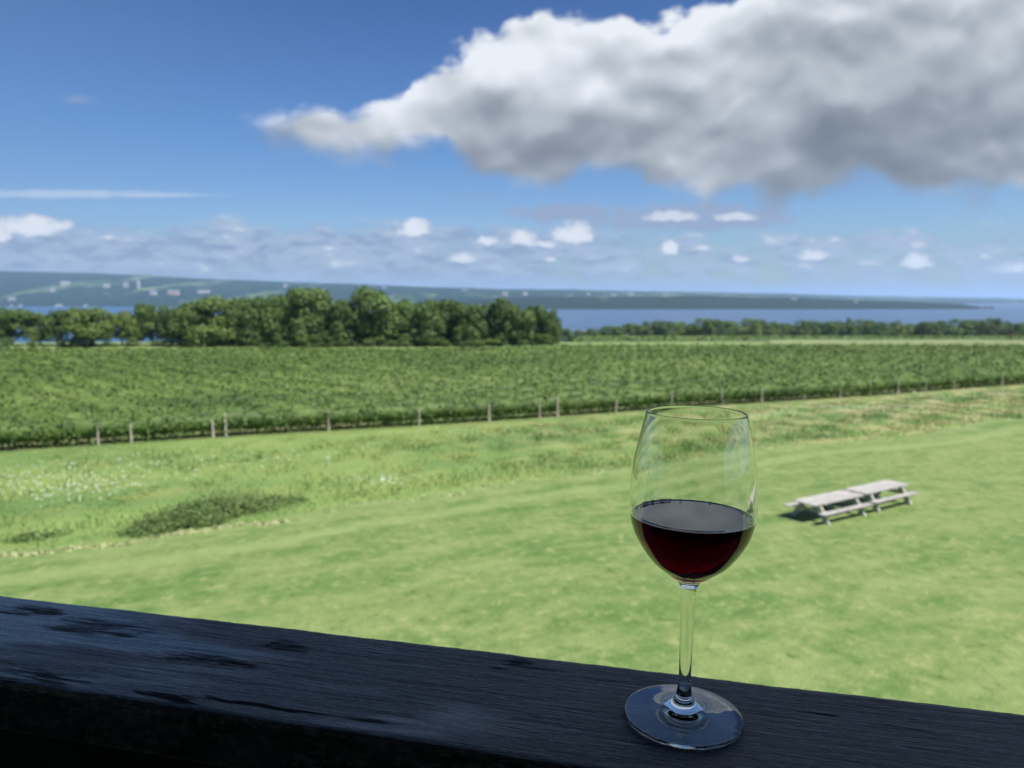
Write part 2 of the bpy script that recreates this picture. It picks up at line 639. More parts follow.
# left wood: px, width px, top y, distance, kind, pale?, label
LT = [
    (12, 52, 309, 203, 'T', 0, 'broad dark green tree at the left edge of the view'),
    (-28, 60, 306, 205, 'T', 0, 'dark green tree cut off by the left edge of the view'),
    (40, 40, 313, 206, 'T', 1, 'low round tree second from the left edge, with lake gleaming beside it'),
    (57, 34, 310, 203, 'T', 0, 'slim dark tree left of the round bushy pale green one'),
    (91, 50, 308, 200, 'F', 1, 'round bushy pale green tree standing apart near the left edge'),
    (122, 36, 312, 206, 'T', 1, 'light loose tree with lake showing under its crown'),
    (136, 30, 314, 204, 'T', 1, 'small airy tree with water behind its bare trunk'),
    (152, 38, 304, 205, 'T', 0, 'upright dark tree left of the big pale rounded tree'),
    (172, 34, 308, 203, 'T', 0, 'narrow dark tree touching the big pale rounded tree'),
    (206, 66, 299, 200, 'F', 1, 'big pale green rounded tree at the left end of the wood'),
    (240, 44, 299, 206, 'F', 1, 'pale green tree behind the big rounded one'),
    (262, 48, 298, 201, 'F', 0, 'mid green tree right of the big pale rounded tree'),
    (287, 44, 297, 204, 'F', 0, 'bushy mid green tree left of the tall peaked tree'),
    (312, 52, 290, 203, 'F', 0, 'tall peaked dark green tree in the middle of the wood'),
    (341, 44, 301, 201, 'F', 0, 'shorter tree in the dip between the two tallest trees'),
    (377, 58, 291, 202, 'F', 0, 'tallest broad tree with the domed crown in the wood'),
    (404, 46, 301, 204, 'F', 0, 'dark tree leaning on the right side of the domed one'),
    (424, 44, 302, 200, 'F', 0, 'rounded tree halfway between the domed tree and the end of the wood'),
    (447, 46, 302, 206, 'F', 0, 'dark tree with a level top right of the rounded one'),
    (470, 40, 305, 201, 'F', 0, 'low dark tree before the last peak of the wood'),
    (499, 42, 299.5, 204, 'F', 0, 'dark tree forming the last peak of the wood'),
    (517, 40, 307, 200, 'F', 0, 'dense dark bush-like tree right of the last peak'),
    (535, 34, 306, 203, 'F', 0, 'dark tree second from the right end of the wood'),
    (548, 26, 311, 200, 'F', 0, 'last small tree at the right end of the wood'),
]
for q, (px, w, ty, D, k, pale, lab) in enumerate(LT):
    u = (px - 512) / F; X = u * D; z = float(ground_z(X, D))
    H = (298 - ty) / F * D - z
    W = w * D / F * 1.0
    src = (FULL if k == 'F' else TALL)[q % (6 if k == 'F' else 4)]
    place_tree(X, D, W, H * 1.03, src, k + str(q % (6 if k == 'F' else 4)), M_tree_pale if pale else M_tree, lab, 'tree', 'trees of the wood beyond the vineyard')
# undergrowth trees filling behind the wood
for q in range(20):
    px = 190 + q * 18.5 + random.uniform(-5, 5); D = 212 + random.uniform(-3, 8)
    u = (px - 512) / F; X = u * D; H = random.uniform(8, 11.0); W = random.uniform(8, 11)
    if px > 545: continue
    place_tree(X, D, W, H, FULL[q % 6], 'F' + str(q % 6), M_tree, 'dark tree half hidden inside the wood behind the front trees', 'tree', 'hidden inner trees of the wood')
for q, px in enumerate([5, 34, 66, 88, 108, 131, 158, 176]):
    D = 199; u = (px - 512) / F; X = u * D
    place_tree(X, D, random.uniform(4, 7), random.uniform(1.6, 3.2), SMALL[q % 6], 'S' + str(q % 6), M_tree_pale if q % 2 else M_tree, 'low scrubby bush at the foot of the left trees by the vineyard end', 'bush', 'bushes under the left trees')
for q in range(19):
    px = 186 + q * 20 + random.uniform(-5, 5); D = 198.5; u = (px - 512) / F
    place_tree(u * D, D, random.uniform(6, 9), random.uniform(2.2, 4.2), SMALL[q % 6], 'S' + str(q % 6), M_tree_pale if q % 3 == 0 else M_tree, 'low leafy bush at the foot of the dense wood, touching the vineyard headland', 'bush', 'bushes along the foot of the wood')
for q in range(5):
    px = -60 - q * 34; D = 204; u = (px - 512) / F
    place_tree(u * D, D, 12, 10.5, FULL[q % 6], 'F' + str(q % 6), M_tree, 'tree continuing the wood past the left edge of the view', 'tree', 'trees past the left edge')

# right treeline
q = 0; px = 556.
ords = 0
while px < 1240:
    if px < 600: top = 329.5
    elif px < 625: top = 326
    else: top = 321.5 + 1.6 * math.sin(px * .05) + .9 * math.sin(px * .13 + 1)
    top += random.uniform(-1.6, 1.5)
    D = 565 + random.uniform(-10, 26)
    w = random.uniform(13, 26) if px > 600 else random.uniform(9, 13)
    u = (px - 512) / F; X = u * D; z = float(ground_z(X, D))
    H = max(4, (298 - top) / F * D - z)
    pale = random.random() < .38 or px < 640
    ords += 1
    place_tree(X, D, w * D / F * 1.15, H * 1.05, SMALL[q % 6], 'S' + str(q % 6), M_tree_pale if pale else M_tree,
               ('pale green' if pale else 'dark green') + ' tree number %d from the left in the far treeline before the lake' % ords, 'tree', 'trees of the far treeline along the lake')
    q += 1; px += w * .42
# second rank so that the treeline closes
for k in range(34):
    px = 640 + k * 17 + random.uniform(-4, 4); D = 610 + random.uniform(0, 40)
    u = (px - 512) / F; X = u * D; z = float(ground_z(X, D))
    H = (298 - 325) / F * D - z
    place_tree(X, D, 17, H, SMALL[k % 6], 'S' + str(k % 6), M_tree, 'tree in the second rank of the far treeline, showing only through gaps', 'tree', 'second rank of the far treeline')
X, Y = (1013 - 512) / F * 545, 545
place_tree(X, Y, 8, 4.0, SMALL[2], 'S2', M_rust, 'small rusty red bush before the far treeline near the right edge', 'bush', None)

# ------------------------------------------------------------------ vineyard
EL, ER = np.array(hit_ground(0, 452)), np.array(hit_ground(1024, 384.5))
DIR = ER - EL; DIR /= np.linalg.norm(DIR)
NRM = np.array([-DIR[1], DIR[0]])
S0 = NRM @ EL + .2


def on_line(px, s):
    u = (px - 512) / F
    Y = s / (NRM[0] * u + NRM[1]); return u * Y, Y


def yb_of(U): return np.where(U < .062, 195., 300.)


# soil strip below the vines
def strip_sheet(name, s_lo, s_hi, t_lo, t_hi, dz, mat, nt=160, ns=60, keep=None):
    V = []
    T = np.linspace(t_lo, t_hi, nt); S = np.linspace(s_lo, s_hi, ns)
    for s in S:
        p = T[:, None] * DIR[None] + s * NRM[None]
        V.append(np.stack([p[:, 0], p[:, 1], ground_z(p[:, 0], p[:, 1]) + dz], 1))
    V = np.concatenate(V)
    i = np.arange(ns - 1)[:, None] * nt + np.arange(nt - 1)[None, :]
    Fc = np.stack([i, i + 1, i + nt + 1, i + nt], -1).reshape(-1, 4)
    c = V[Fc].mean(1)
    if keep is not None: Fc = Fc[keep(c[:, 0], c[:, 1])]
    return link(name, mesh_np(name, V, Fc, True), mat)


def in_vines(X, Y):
    return (Y < np.where(X / np.maximum(Y, 1) < .062, 160., 176.)) & (Y > 5) & (np.abs(X) < 40 + Y * .80)


tag(strip_sheet('vineyard_soil_ground', S0 - .1, S0 + 215, -170, 430, .03, M_soil, 300, 110, in_vines), kind='structure')

GRP = 'rows of grapevines'
row = 0; s = S0 + .35
while s < S0 + 150:
    T = np.arange(-190, 430, .5)
    p = T[:, None] * DIR + s * NRM
    ok = in_vines(p[:, 0], p[:, 1]) & (np.abs(p[:, 0]) < 12 + p[:, 1] * .74)
    if ok.sum() < 12:
        row += 1; s += 2.7; continue
    # density by distance: bigger clumps further away
    Tt = T[ok]; D = p[ok, 1]
    per = np.clip(42 * (60 / D) ** 1.15, 6, 52) * (2.2 if row == 0 else 1)
    cnt = rng.poisson(per)
    t = np.repeat(Tt, cnt) + rng.uniform(0, .5, cnt.sum()); dd = np.repeat(D, cnt)
    n_ = len(t)
    wig = .12 * np.sin(t * 1.9 + row) + .08 * np.sin(t * 4.3 + row * 2)
    topv = 1.75 + .18 * np.sin(t * .9 + row * 1.7) + .16 * np.sin(t * 2.7 + row)
    ang = rng.uniform(-.35, math.pi + .35, n_)
    rad = rng.uniform(.72, 1.12, n_)
    lat = np.cos(ang) * .66 * rad + wig
    up = .95 + np.sin(ang) * (topv - .95) * rad
    low = rng.random(n_) < (.62 if row == 0 else .25)
    up = np.where(low, rng.uniform(.35 if row else .06, 1.2, n_), up)
    shoot = rng.random(n_) < .05
    up = np.where(shoot, up + rng.uniform(0, .35, n_), up)
    P = t[:, None] * DIR + (s + lat)[:, None] * NRM
    C = np.stack([P[:, 0], P[:, 1], ground_z(P[:, 0], P[:, 1]) + up], 1)
    N = np.stack([NRM[0] * lat * 1.5, NRM[1] * lat * 1.5, (up - .8)], 1); N /= np.linalg.norm(N, axis=1)[:, None] + 1e-6
    size = np.clip(.115 * (dd / 60) ** .75, .10, .42)
    V = quads(C, N, size, .6)
    Fc = np.arange(len(V)).reshape(-1, 4)
    # solid inner hedge body, so no daylight shows through the leaves
    Tb = np.linspace(Tt.min(), Tt.max() + .5, max(4, int((Tt.max() - Tt.min()) / 1.0)))
    sec = [(-.40, .50), (-.50, 1.1), (-.3, 1.45), (0, 1.60), (.3, 1.45), (.50, 1.1), (.40, .50)]
    m_ = len(sec); Vb = []
    for tt in Tb:
        for (la, uu) in sec:
            k1 = 1 + .12 * math.sin(tt * 1.3 + row + la * 4)
            q_ = tt * DIR + (s + la * k1) * NRM
            Vb.append((q_[0], q_[1], float(ground_z(q_[0], q_[1])) + uu * k1))
    i = np.arange(len(Tb) - 1)[:, None] * m_ + np.arange(m_)[None, :]
    j = np.arange(len(Tb) - 1)[:, None] * m_ + (np.arange(m_)[None, :] + 1) % m_
    Fb = np.stack([i, j, j + m_, i + m_], -1).reshape(-1, 4) + len(V)
    V = np.concatenate([V, np.array(Vb)]); Fc = np.concatenate([Fc, Fb])
    mid = (Tt.min() + Tt.max()) / 2
    e = empty('grapevine_row', (0, 0, 0))
    link('foliage', mesh_np('vine_foliage', V, Fc), M_vine, e)
    if row == 0:
        tag(e, 'front row of grapevines along the meadow, its trunks and posts showing at the foot', 'grapevine row', GRP)
        tr = T[ok][::4]
        for kk, tt in enumerate(tr[:98]):
            mb = MB(); q_ = tt * DIR + s * NRM; z = float(ground_z(*q_))
            o_ = random.uniform(-.08, .08)
            mb.tube([(q_[0], q_[1], z - .05), (q_[0] + o_, q_[1] + .02, z + .4), (q_[0] + o_ * .5, q_[1], z + .9)], [.035, .028, .022], 6)
            mb.build('trunk', M_bark, e)
    elif row == 1:
        tag(e, 'second row of grapevines, just behind the front row with the posts', 'grapevine row', GRP)
    else:
        tag(e, 'dense green row of grapevines inside the vineyard, merging with its neighbours', 'grapevine row', 'inner rows of grapevines')
    row += 1; s += 2.7

# posts: px, top y, label
POSTS = [
    (92, 433, .13, 'low grey vineyard post nearest the left edge, half lost in leaves'),
    (125.5, 431, .15, 'short pale vineyard post standing left of the tall leaning pair'),
    (209, 421, .17, 'shorter post of the close pair in the left part of the vine row'),
    (222, 413.5, .19, 'tall pale post of the close pair in the left part of the vine row'),
    (326.5, 410, .16, 'pale vineyard post alone between the close pair and the middle of the row'),
    (418, 411, .13, 'thin whitish post with a bright top, fifth of the vine row from the left'),
    (489, 405, .20, 'stout whitish post left of the middle of the vine row'),
    (540, 403, .14, 'thin grey post just left of the tallest middle post'),
    (558, 397, .19, 'tallest pale post in the middle of the vine row'),
    (617, 404, .16, 'pale post just left of the wine glass'),
    (673, 391, .16, 'post seen above and through the rim of the wine glass'),
    (724, 389, .15, 'grey post above the right part of the glass rim'),
    (764, 388, .20, 'pale post first to the right of the wine glass'),
    (806.5, 388, .17, 'pale post second to the right of the wine glass'),
    (843, 386, .18, 'pale post third to the right of the wine glass'),
    (872.5, 382, .24, 'wide pale post fourth to the right of the wine glass'),
    (900.6, 380, .24, 'wide pale post fifth to the right of the wine glass'),
    (929, 380, .17, 'faint post sixth to the right of the wine glass'),
    (957, 378, .17, 'faint post second from the right edge of the view'),
    (1005, 375, .20, 'pale vineyard post nearest the right edge of the view'),
]
for (px, ty, wd, lab) in POSTS:
    wd *= .8 if px > 640 else .95
    X, Y = on_line(px, S0 - .25)
    z = float(ground_z(X, Y)); H = max(1.2, min(2.3, (298 - ty) / F * Y - z))
    mb = MB(); a = random.uniform(-.05, .05)
    r_ = wd * .5
    mb.tube([(X, Y, z - .2), (X + a * .5, Y, z + H * .5), (X + a, Y + a * .4, z + H)], [r_, r_ * .95, r_ * .85], 8)
    o = mb.build('vineyard_post', M_post)
    me_off = Vector((X, Y, z))
    for v in o.data.vertices: v.co -= me_off
    o.location = me_off
    tag(o, lab, 'post', 'wooden posts along the front vine row')

# second vineyard field and dry grass strips at the right
def band(name, px0, px1, y0, y1, mat, dz, tuft=None):
    V = []; n = 60; m = 8
    for j in range(m):
        y = y0 + (y1 - y0) * j / (m - 1)
        for k in range(n):
            px = px0 + (px1 - px0) * k / (n - 1)
            D = y; u = (px - 512) / F
            V.append((u * D, D, float(ground_z(u * D, D)) + dz))
    i = np.arange(m - 1)[:, None] * n + np.arange(n - 1)[None, :]
    o = link(name, mesh_np(name, V, np.stack([i, i + 1, i + n + 1, i + n], -1).reshape(-1, 4), True), mat)
    return tag(o, kind='structure')


M_field = simple('far_field', (.075, .115, .03), .9, .05, .3)
M_strip = simple('pale_mown_strip', (.16, .20, .075), .9, .03, .25)
M_dry = simple('dry_stubble', (.38, .30, .19), .9, .05, .3)
band('far_field_ground', 560, 1240, 232, 556, M_field, .12)
band('pale_grass_path', 770, 1240, 205, 300, M_strip, .22)
band('dry_stubble_ground', 952, 1240, 505, 548, M_dry, .25)
# low rows of young vines in the far field
for k in range(22):
    Dk = 240 + k * 14.0
    cx0, cx1 = (574 - 512) / F, (1240 - 512) / F
    if Dk < 310: cx1 = (700 + (k * 37) % 90 - 512) / F
    if Dk > 495: cx1 = (940 - 512) / F
    L = (cx1 - cx0) * Dk; n_ = int(L * 3.2)
    X = cx0 * Dk + rng.uniform(0, L, n_); Y = Dk + rng.normal(0, .5, n_) + .0 * X
    C = np.stack([X, Y, ground_z(X, Y) + rng.uniform(.3, 1.5, n_)], 1)
    N = np.tile([0, -.4, .9], (n_, 1))
    o = link('young_vine_row', leaves_mesh('young_vine_row', C, N, .55, .5), M_vine)
    tag(o, 'low green vine row in the small field between the main vineyard and the far treeline', 'grapevine row', 'vine rows of the far field')

# ------------------------------------------------------------------ meadow
BND = [(-420, 598), (-120, 567), (0, 556), (82, 546), (137, 541), (187, 533), (289, 518), (344, 507), (400, 500), (480, 489), (560, 478), (640, 467), (700, 458), (780, 446), (860, 441), (905, 437.5), (940, 431), (980, 421.5), (1024, 419), (1120, 412), (1300, 404)]
BP = np.array([hit_ground(*b) for b in BND])
BS, BT = BP @ NRM, BP @ DIR
od = np.argsort(BT); BS, BT = BS[od], BT[od]


def lower_s(t): return np.interp(t, BT, BS)


co = np.zeros(len(ground.data.vertices) * 3, np.float32); ground.data.vertices.foreach_get('co', co); co = co.reshape(-1, 3)
ed = (lower_s(co[:, :2] @ DIR) - co[:, :2] @ NRM).astype(np.float32)
ground.data.attributes.new('edge_distance', 'FLOAT', 'POINT').data.foreach_set('value', ed)
T = np.linspace(-60, 190, 260); NS = 40
V = []
for j in range(NS):
    f = j / (NS - 1)
    lo = lower_s(T) + .25 * np.sin(T * .9) + .15 * np.sin(T * 2.3)
    S = lo + (S0 - .2 - lo) * f
    p = T[:, None] * DIR + S[:, None] * NRM
    bump_ = (.09 * np.sin(p[:, 0] * 1.1 + 2) * np.sin(p[:, 1] * .9) + .05 * np.sin(p[:, 0] * 2.7) + .12) * min(1, f * 5) * max(0., min(1, (1 - f) * 3))
    V.append(np.stack([p[:, 0], p[:, 1], ground_z(p[:, 0], p[:, 1]) + .012 + bump_ - (.05 if j == 0 else 0)], 1))
V = np.concatenate(V); n = len(T)
i = np.arange(NS - 1)[:, None] * n + np.arange(n - 1)[None, :]
mo = link('meadow_ground', mesh_np('meadow_ground', V, np.stack([i, i + 1, i + n + 1, i + n], -1).reshape(-1, 4), True), M_meadow)
tag(mo, kind='structure')


def meadow_pts(n, edge=0.):
    t = rng.uniform(-45, 175, n)
    lo = lower_s(t) + edge
    s_ = lo + (S0 - .3 - lo) * rng.uniform(0, 1, n) ** 1.0
    p = t[:, None] * DIR + s_[:, None] * NRM
    ok = (np.abs(p[:, 0]) < 4 + p[:, 1] * .72) & (p[:, 1] > 15)
    return p[ok], s_[ok] - lo[ok], S0 - s_[ok]


def blades(P, h, w, name, mat, lean=.45):
    n = len(P)
    a = rng.uniform(0, 2 * math.pi, n)
    z = ground_z(P[:, 0], P[:, 1])
    dx, dy = np.cos(a) * w, np.sin(a) * w
    lx, ly = rng.normal(0, lean, n) * h, rng.normal(0, lean, n) * h
    B = np.stack([P[:, 0], P[:, 1], z], 1)
    V = np.stack([B + np.stack([-dx, -dy, 0 * dx], 1), B + np.stack([dx, dy, 0 * dx], 1),
                  B + np.stack([dx * .4 + lx, dy * .4 + ly, h], 1), B + np.stack([-dx * .6 + lx, -dy * .6 + ly, h * .92], 1)], 1).reshape(-1, 3)
    return link(name, mesh_np(name, V, np.arange(4 * n).reshape(-1, 4)), mat)


P, e_, f_ = meadow_pts(190000)
hmod = .5 + .5 * np.sin(P[:, 0] * .35 + 1) * np.sin(P[:, 1] * .5)
h = (rng.uniform(.07, .26, len(P)) * (.75 + .5 * hmod) * smooth(-.2, 1.5, e_) * (.12 + .88 * smooth(1.0, 7., f_))) + .03
o = blades(P, h, rng.uniform(.012, .03, len(P)) * (.6 + P[:, 1] / 50), 'meadow_grass', M_meadow)
tag(o, 'tall uncut meadow grass between the lawn and the vineyard', 'grass', kind='stuff')

# straw coloured line along the mown edge
M_straw = simple('cut_straw', (.36, .37, .19), .9, 1, .3)
t = rng.uniform(-40, 60, 9000); s_ = lower_s(t) + rng.normal(-.15, .16, len(t)) + .25 * np.sin(t * .9) + .15 * np.sin(t * 2.3)
keep = rng.random(len(t)) < (.10 + .65 * (np.sin(t * .21 + 1.9) > .1) * (t < 14))
P = (t[:, None] * DIR + s_[:, None] * NRM)[keep]
tag(blades(P, np.full(len(P), .05), rng.uniform(.02, .06, len(P)), 'straw_litter', M_straw, 1.2), 'pale dry clippings along the edge between lawn and meadow', 'straw', kind='stuff')

# white wildflowers
def flowers(n, cx, cy, rx, ry):
    """flat flower heads scattered around a picture area's ground spot"""
    X0, Y0 = hit_ground(cx, cy)
    P = np.stack([X0 + rng.normal(0, rx, n), Y0 + rng.normal(0, ry, n)], 1)
    s_ = P @ NRM; t_ = P @ DIR
    return P[(s_ > lower_s(t_) + .4) & (s_ < S0 - .5)]


P = np.concatenate([flowers(300, 30, 488, 3.0, 2.3), flowers(160, 80, 496, 1.6, 1.2), flowers(60, 255, 468, 3, 1.6), flowers(50, 385, 488, 1.0, .5),
                    flowers(90, 790, 418, 2.5, 1.6), flowers(160, 870, 412, 4.5, 1.3), flowers(120, 960, 397, 5.5, 1.8), flowers(60, 560, 437, 6, 2), flowers(60, 150, 470, 5, 2)])
z = ground_z(P[:, 0], P[:, 1]) + rng.uniform(.3, .5, len(P))
C = np.stack([P[:, 0], P[:, 1], z], 1)
NH = 6; ang = np.arange(NH) * 2 * math.pi / NH
rr = rng.uniform(.015, .045, len(P)) * (.7 + P[:, 1] / 60)
V = np.concatenate([C[:, None, :] + np.stack([np.cos(ang)[None] * rr[:, None], np.sin(ang)[None] * rr[:, None], np.full((len(P), NH), 0.)], -1)]).reshape(-1, 3)
o = link('wildflowers', mesh_np('wildflowers', V, np.arange(len(V)).reshape(-1, NH)), M_flower)
tag(o, 'small white wildflower heads sprinkled through the meadow', 'wildflowers', kind='stuff')


# dark weedy bush on the meadow edge
def mound(name, spots, n, leaf, mat, label, cat):
    Cs, Ns = [], []
    for (px, py, rx, ry, hh) in spots:
        X0, Y0 = hit_ground(px, py)
        k = int(n * rx * ry * hh)
        d = rand_dirs(k); d[:, 2] = np.abs(d[:, 2])
        r_ = (rng.uniform(.5, 1.0, k) * (1 + .25 * np.sin(d[:, 0] * 9 + px) * np.sin(d[:, 1] * 11)) + rng.exponential(.12, k))[:, None]
        off = d * r_ * np.array([rx, ry, hh])
        c = np.stack([X0 + off[:, 0] * .95 + off[:, 1] * -.2, Y0 + off[:, 1] + off[:, 0] * .42, 0 * off[:, 0]], 1)
        c[:, 2] = ground_z(c[:, 0], c[:, 1]) + off[:, 2]
        Cs.append(c); Ns.append(d)
    C = np.concatenate(Cs); N = np.concatenate(Ns)
    o = link(name, leaves_mesh(name, C, N, leaf, 1.1), mat)
    off = Vector(C.mean(0)); off.z = float(ground_z(off.x, off.y))
    co = np.zeros(len(o.data.vertices) * 3, np.float32); o.data.vertices.foreach_get('co', co)
    co = co.reshape(-1, 3) - np.array(off, np.float32); o.data.vertices.foreach_set('co', co.ravel().astype(np.float32)); o.data.update()
    o.location = off
    return tag(o, label, cat)


mound('weed_patch', [(145, 534, .9, .6, .35), (165, 529, 1.1, .8, .6), (192, 523, 1.3, .9, .75), (222, 517, 1.4, .9, .85), (250, 511, 1.2, .8, .6), (275, 506, 1.3, .7, .35), (205, 526, .8, .4, .5)], 6000, .045, M_weed,
      'dark overgrown weed patch on the meadow edge at the left', 'weeds')
mound('weed_tuft', [(30, 541, .8, .5, .25), (60, 536, .5, .4, .18)], 6000, .045, M_weed, 'small dark weed tuft on the meadow edge near the left side of the view', 'weeds')

# ------------------------------------------------------------------ picnic tables
def tabpt(px, py, h=.75):
    d = ray(px, py); t = 10.
    while d[2] * t > float(ground_z(d[0] * t, d[1] * t)) + h and t < 80: t += .01
    return np.array([d[0] * t, d[1] * t])


A = tabpt(815, 505.5); Bm = tabpt(866.5, 494.5); Cn = tabpt(911, 485.2)
Dv = (Cn - A) / np.linalg.norm(Cn - A); Nv = np.array([-Dv[1], Dv[0]])
LEN = np.linalg.norm(Cn - A) / 2 - .09
WID = 1.02


def picnic_table(loc, rz, label, L):
    e = empty('picnic_table', loc, rz); tag(e, label, 'picnic table', 'the two picnic tables end to end')
    n = 6; pw = WID / n
    tb = MB()
    for k in range(n): tb.box((0, -WID / 2 + pw * (k + .5), .73), (L + random.uniform(-.01, .01), pw - .008, .042))
    for x in (-L * .30, 0, L * .30): tb.box((x, 0, .6875), (.09, WID * .92, .042))
    tb.build('tabletop', M_table, e, .004)
    for sgn in (-1, 1):
        sb = MB()
        for k in range(2): sb.box((0, sgn * (WID / 2 + .22 + .145 * k), .45), (L, .138, .042))
        sb.build('bench', M_table, e, .004)
    for x in (-L * .36, L * .36):
        for sgn in (-1, 1):
            lb = MB()
            lb.beam((x, sgn * .30, .705), (x, sgn * (WID / 2 + .30), -.05), .10, .20)
            lb.build('leg', M_leg, e, .004)
        cb = MB(); cb.box((x + .068, 0, .404), (.045, WID + .78, .13)); cb.build('cross_beam', M_leg, e, .004)
        bb = MB(); bb.beam((x * .93, 0, .42), (x * .45, 0, .675), .09, .045); bb.build('brace', M_leg, e)
    return e


rz = math.atan2(Dv[1], Dv[0])
slope = math.atan(.025 * Dv[1])
for k, lab in ((0, 'weathered grey picnic table nearer the wine glass, left of the two'), (1, 'weathered grey picnic table on the right, butted against the end of the other')):
    c = A + Dv * (LEN / 2 + k * (LEN + .18)) + Nv * (WID / 2 + .05 * k)
    t_ = picnic_table((c[0], c[1], float(ground_z(c[0], c[1])) + .01 + .03 * k), rz + (.006 if k else -.004), lab, LEN)
    t_.rotation_euler = (0, slope, rz + (.006 if k else -.004))

# ------------------------------------------------------------------ deck railing
ZR = -.266


def rail_mat():
    mt, t, p, _ = newmat('black_painted_wood')
    O = ocoord(t)
    grain = t.noise(t.vmul(O, (26, 300, 60)), 1, 6, .72, .2)
    grain2 = t.noise(t.vmul(O, (110, 750, 200)), 1, 4, .7)
    crack = t.noise(t.vmul(O, (9, 190, 30)), 1, 3, .5, .6)
    wet = t.noise(t.vmul(O, (3.2, 16, 5)), 1, 4, .6, .5)
    sep = t.new('ShaderNodeSeparateXYZ'); t.l.new(O, sep.inputs[0])
    # film of water on the left part, drying to the right
    wetf = t.mr(t.m('SUBTRACT', wet, t.m('MULTIPLY', sep.outputs[0], .42)), .52, .66)
    wetf = t.m('MULTIPLY', wetf, t.mr(grain, .30, .42))
    patch = t.mr(t.noise(t.vadd(t.vmul(O, (4.5, 42, 5)), (3.3, 1.7, 0)), 1, 4, .65, .3), .625, .67)
    c = t.mix(t.mr(grain, .35, .68), (.008, .008, .010), (.088, .082, .090))
    c = t.mix(t.mr(grain2, .50, .62), c, (.15, .14, .145))
    c = t.mix(t.m('MULTIPLY', patch, .8), c, (.006, .008, .006))
    wx = t.m('ADD', sep.outputs[0], t.m('MULTIPLY', t.m('SUBTRACT', t.noise(t.vmul(O, (14, 60, 5)), 1, 4, .7), .5), .12))
    wy = t.m('ADD', sep.outputs[1], t.m('MULTIPLY', t.m('SUBTRACT', t.noise(t.vmul(O, (10, 90, 5)), 1, 4, .7), .5), .030))
    for (x0, y0, ax, ay) in PATCH:
        du = t.m('DIVIDE', t.m('SUBTRACT', wx, x0), ax); dv = t.m('DIVIDE', t.m('SUBTRACT', wy, y0), ay)
        r2 = t.m('SQRT', t.m('ADD', t.m('MULTIPLY', du, du), t.m('MULTIPLY', dv, dv)))
        patch = t.m('MAXIMUM', patch, t.m('MULTIPLY', t.mr(r2, 1.25, .6), t.mr(grain, .62, .46)))
    c = t.mix(t.m('MULTIPLY', patch, .8), c, (.006, .008, .006))
    t.l.new(c, p.inputs['Base Color'])
    ro = t.m('ADD', .46, t.m('MULTIPLY', wetf, -.30))
    ro = t.m('ADD', ro, t.m('MULTIPLY', patch, .35))
    ro = t.m('ADD', ro, t.m('MULTIPLY', grain2, .10))
    t.l.new(ro, p.inputs['Roughness'])
    spec = t.m('SUBTRACT', .75, t.m('MULTIPLY', patch, .65))
    t.l.new(spec, p.inputs['Specular IOR Level'])
    h = t.m('ADD', t.m('MULTIPLY', grain, 1.2), t.m('MULTIPLY', grain2, .35))
    h = t.m('SUBTRACT', h, t.m('MULTIPLY', t.mr(crack, .40, .34), .5))
    bn = t.new('ShaderNodeBump'); bn.inputs['Distance'].default_value = .0028
    t.l.new(h, bn.inputs['Height'])
    t.l.new(t.mr(wetf, 0, 1, .85, .22, 'LINEAR'), bn.inputs['Strength'])
    t.l.new(bn.outputs[0], p.inputs['Normal'])
    return mt


def railpt(px, py):
    d = ray(px, py); t = ZR / d[2]; return d[0] * t, d[1] * t


b0, b1 = np.array(railpt(0, 593.5)), np.array(railpt(1024, 712))
f0, f1 = np.array(railpt(0, 683)), np.array(railpt(600, 768.5))
rd = (b1 - b0) / np.linalg.norm(b1 - b0); rn = np.array([-rd[1], rd[0]])
width = float(rn @ (b0 - (f0 + f1) / 2))
ctr = (b0 + b1) / 2 - rn * width / 2
def rloc(px, py):
    q_ = np.array(railpt(px, py)) - ctr
    return float(q_ @ rd), float(q_ @ rn)
PATCH = []
for (px, py, w_, h_) in [(103, 629, 42, 9), (208, 660, 34, 6), (55, 677, 50, 5), (283, 645, 18, 4), (528, 666, 20, 3.5), (35, 611, 24, 4)]:
    a_, b_, c_ = rloc(px, py), rloc(px + w_, py + w_ * .16), rloc(px, py + h_)
    PATCH.append((a_[0], a_[1], abs(b_[0] - a_[0]) + .006, abs(c_[1] - a_[1]) + .002))


M_rail = rail_mat()
M_darkwood = simple('dark_deck_paint', (.012, .012, .014), .6, 4, .4, .001, (1, 8, 8))


rail = empty('deck_railing', (ctr[0], ctr[1], ZR), math.atan2(rd[1], rd[0]))
tag(rail, 'black painted wooden deck railing with worn wet top under the wine glass', 'railing')
NX, NY = 900, 60
hx, hy, th = 1.35, width / 2, .038
xs = np.linspace(-hx, hx, NX)
prof = []
for k in range(NY): prof.append((-1 + 2 * k / (NY - 1)))
def fray(x, seed):
    r_ = np.random.default_rng(seed); o = np.zeros_like(x)
    for k in range(9):
        f_ = 6 * 1.9 ** k; o += np.sin(x * f_ + r_.uniform(0, 7)) * .00035 / 1.15 ** k
    return o
fe, be = fray(xs, 1), fray(xs, 2)
sect = []
rb = .004
rows = []
yy = np.linspace(0, 1, NY)
for k in range(NY):
    y = -hy + fe + (2 * hy - fe + be) * yy[k]
    edge = np.minimum(yy[k], 1 - yy[k]) * 2 * hy
    z = -rb * max(0, 1 - edge / rb) ** 2 * np.ones(NX)
    r_ = np.random.default_rng(50 + k)
    gz = sum(np.sin(xs * (2.2 * 1.8 ** q_) + r_.uniform(0, 7)) * .00005 for q_ in range(7))
    rows.append(np.stack([xs, y, z + gz - (.0002 if k % 13 == 5 else 0)], 1))
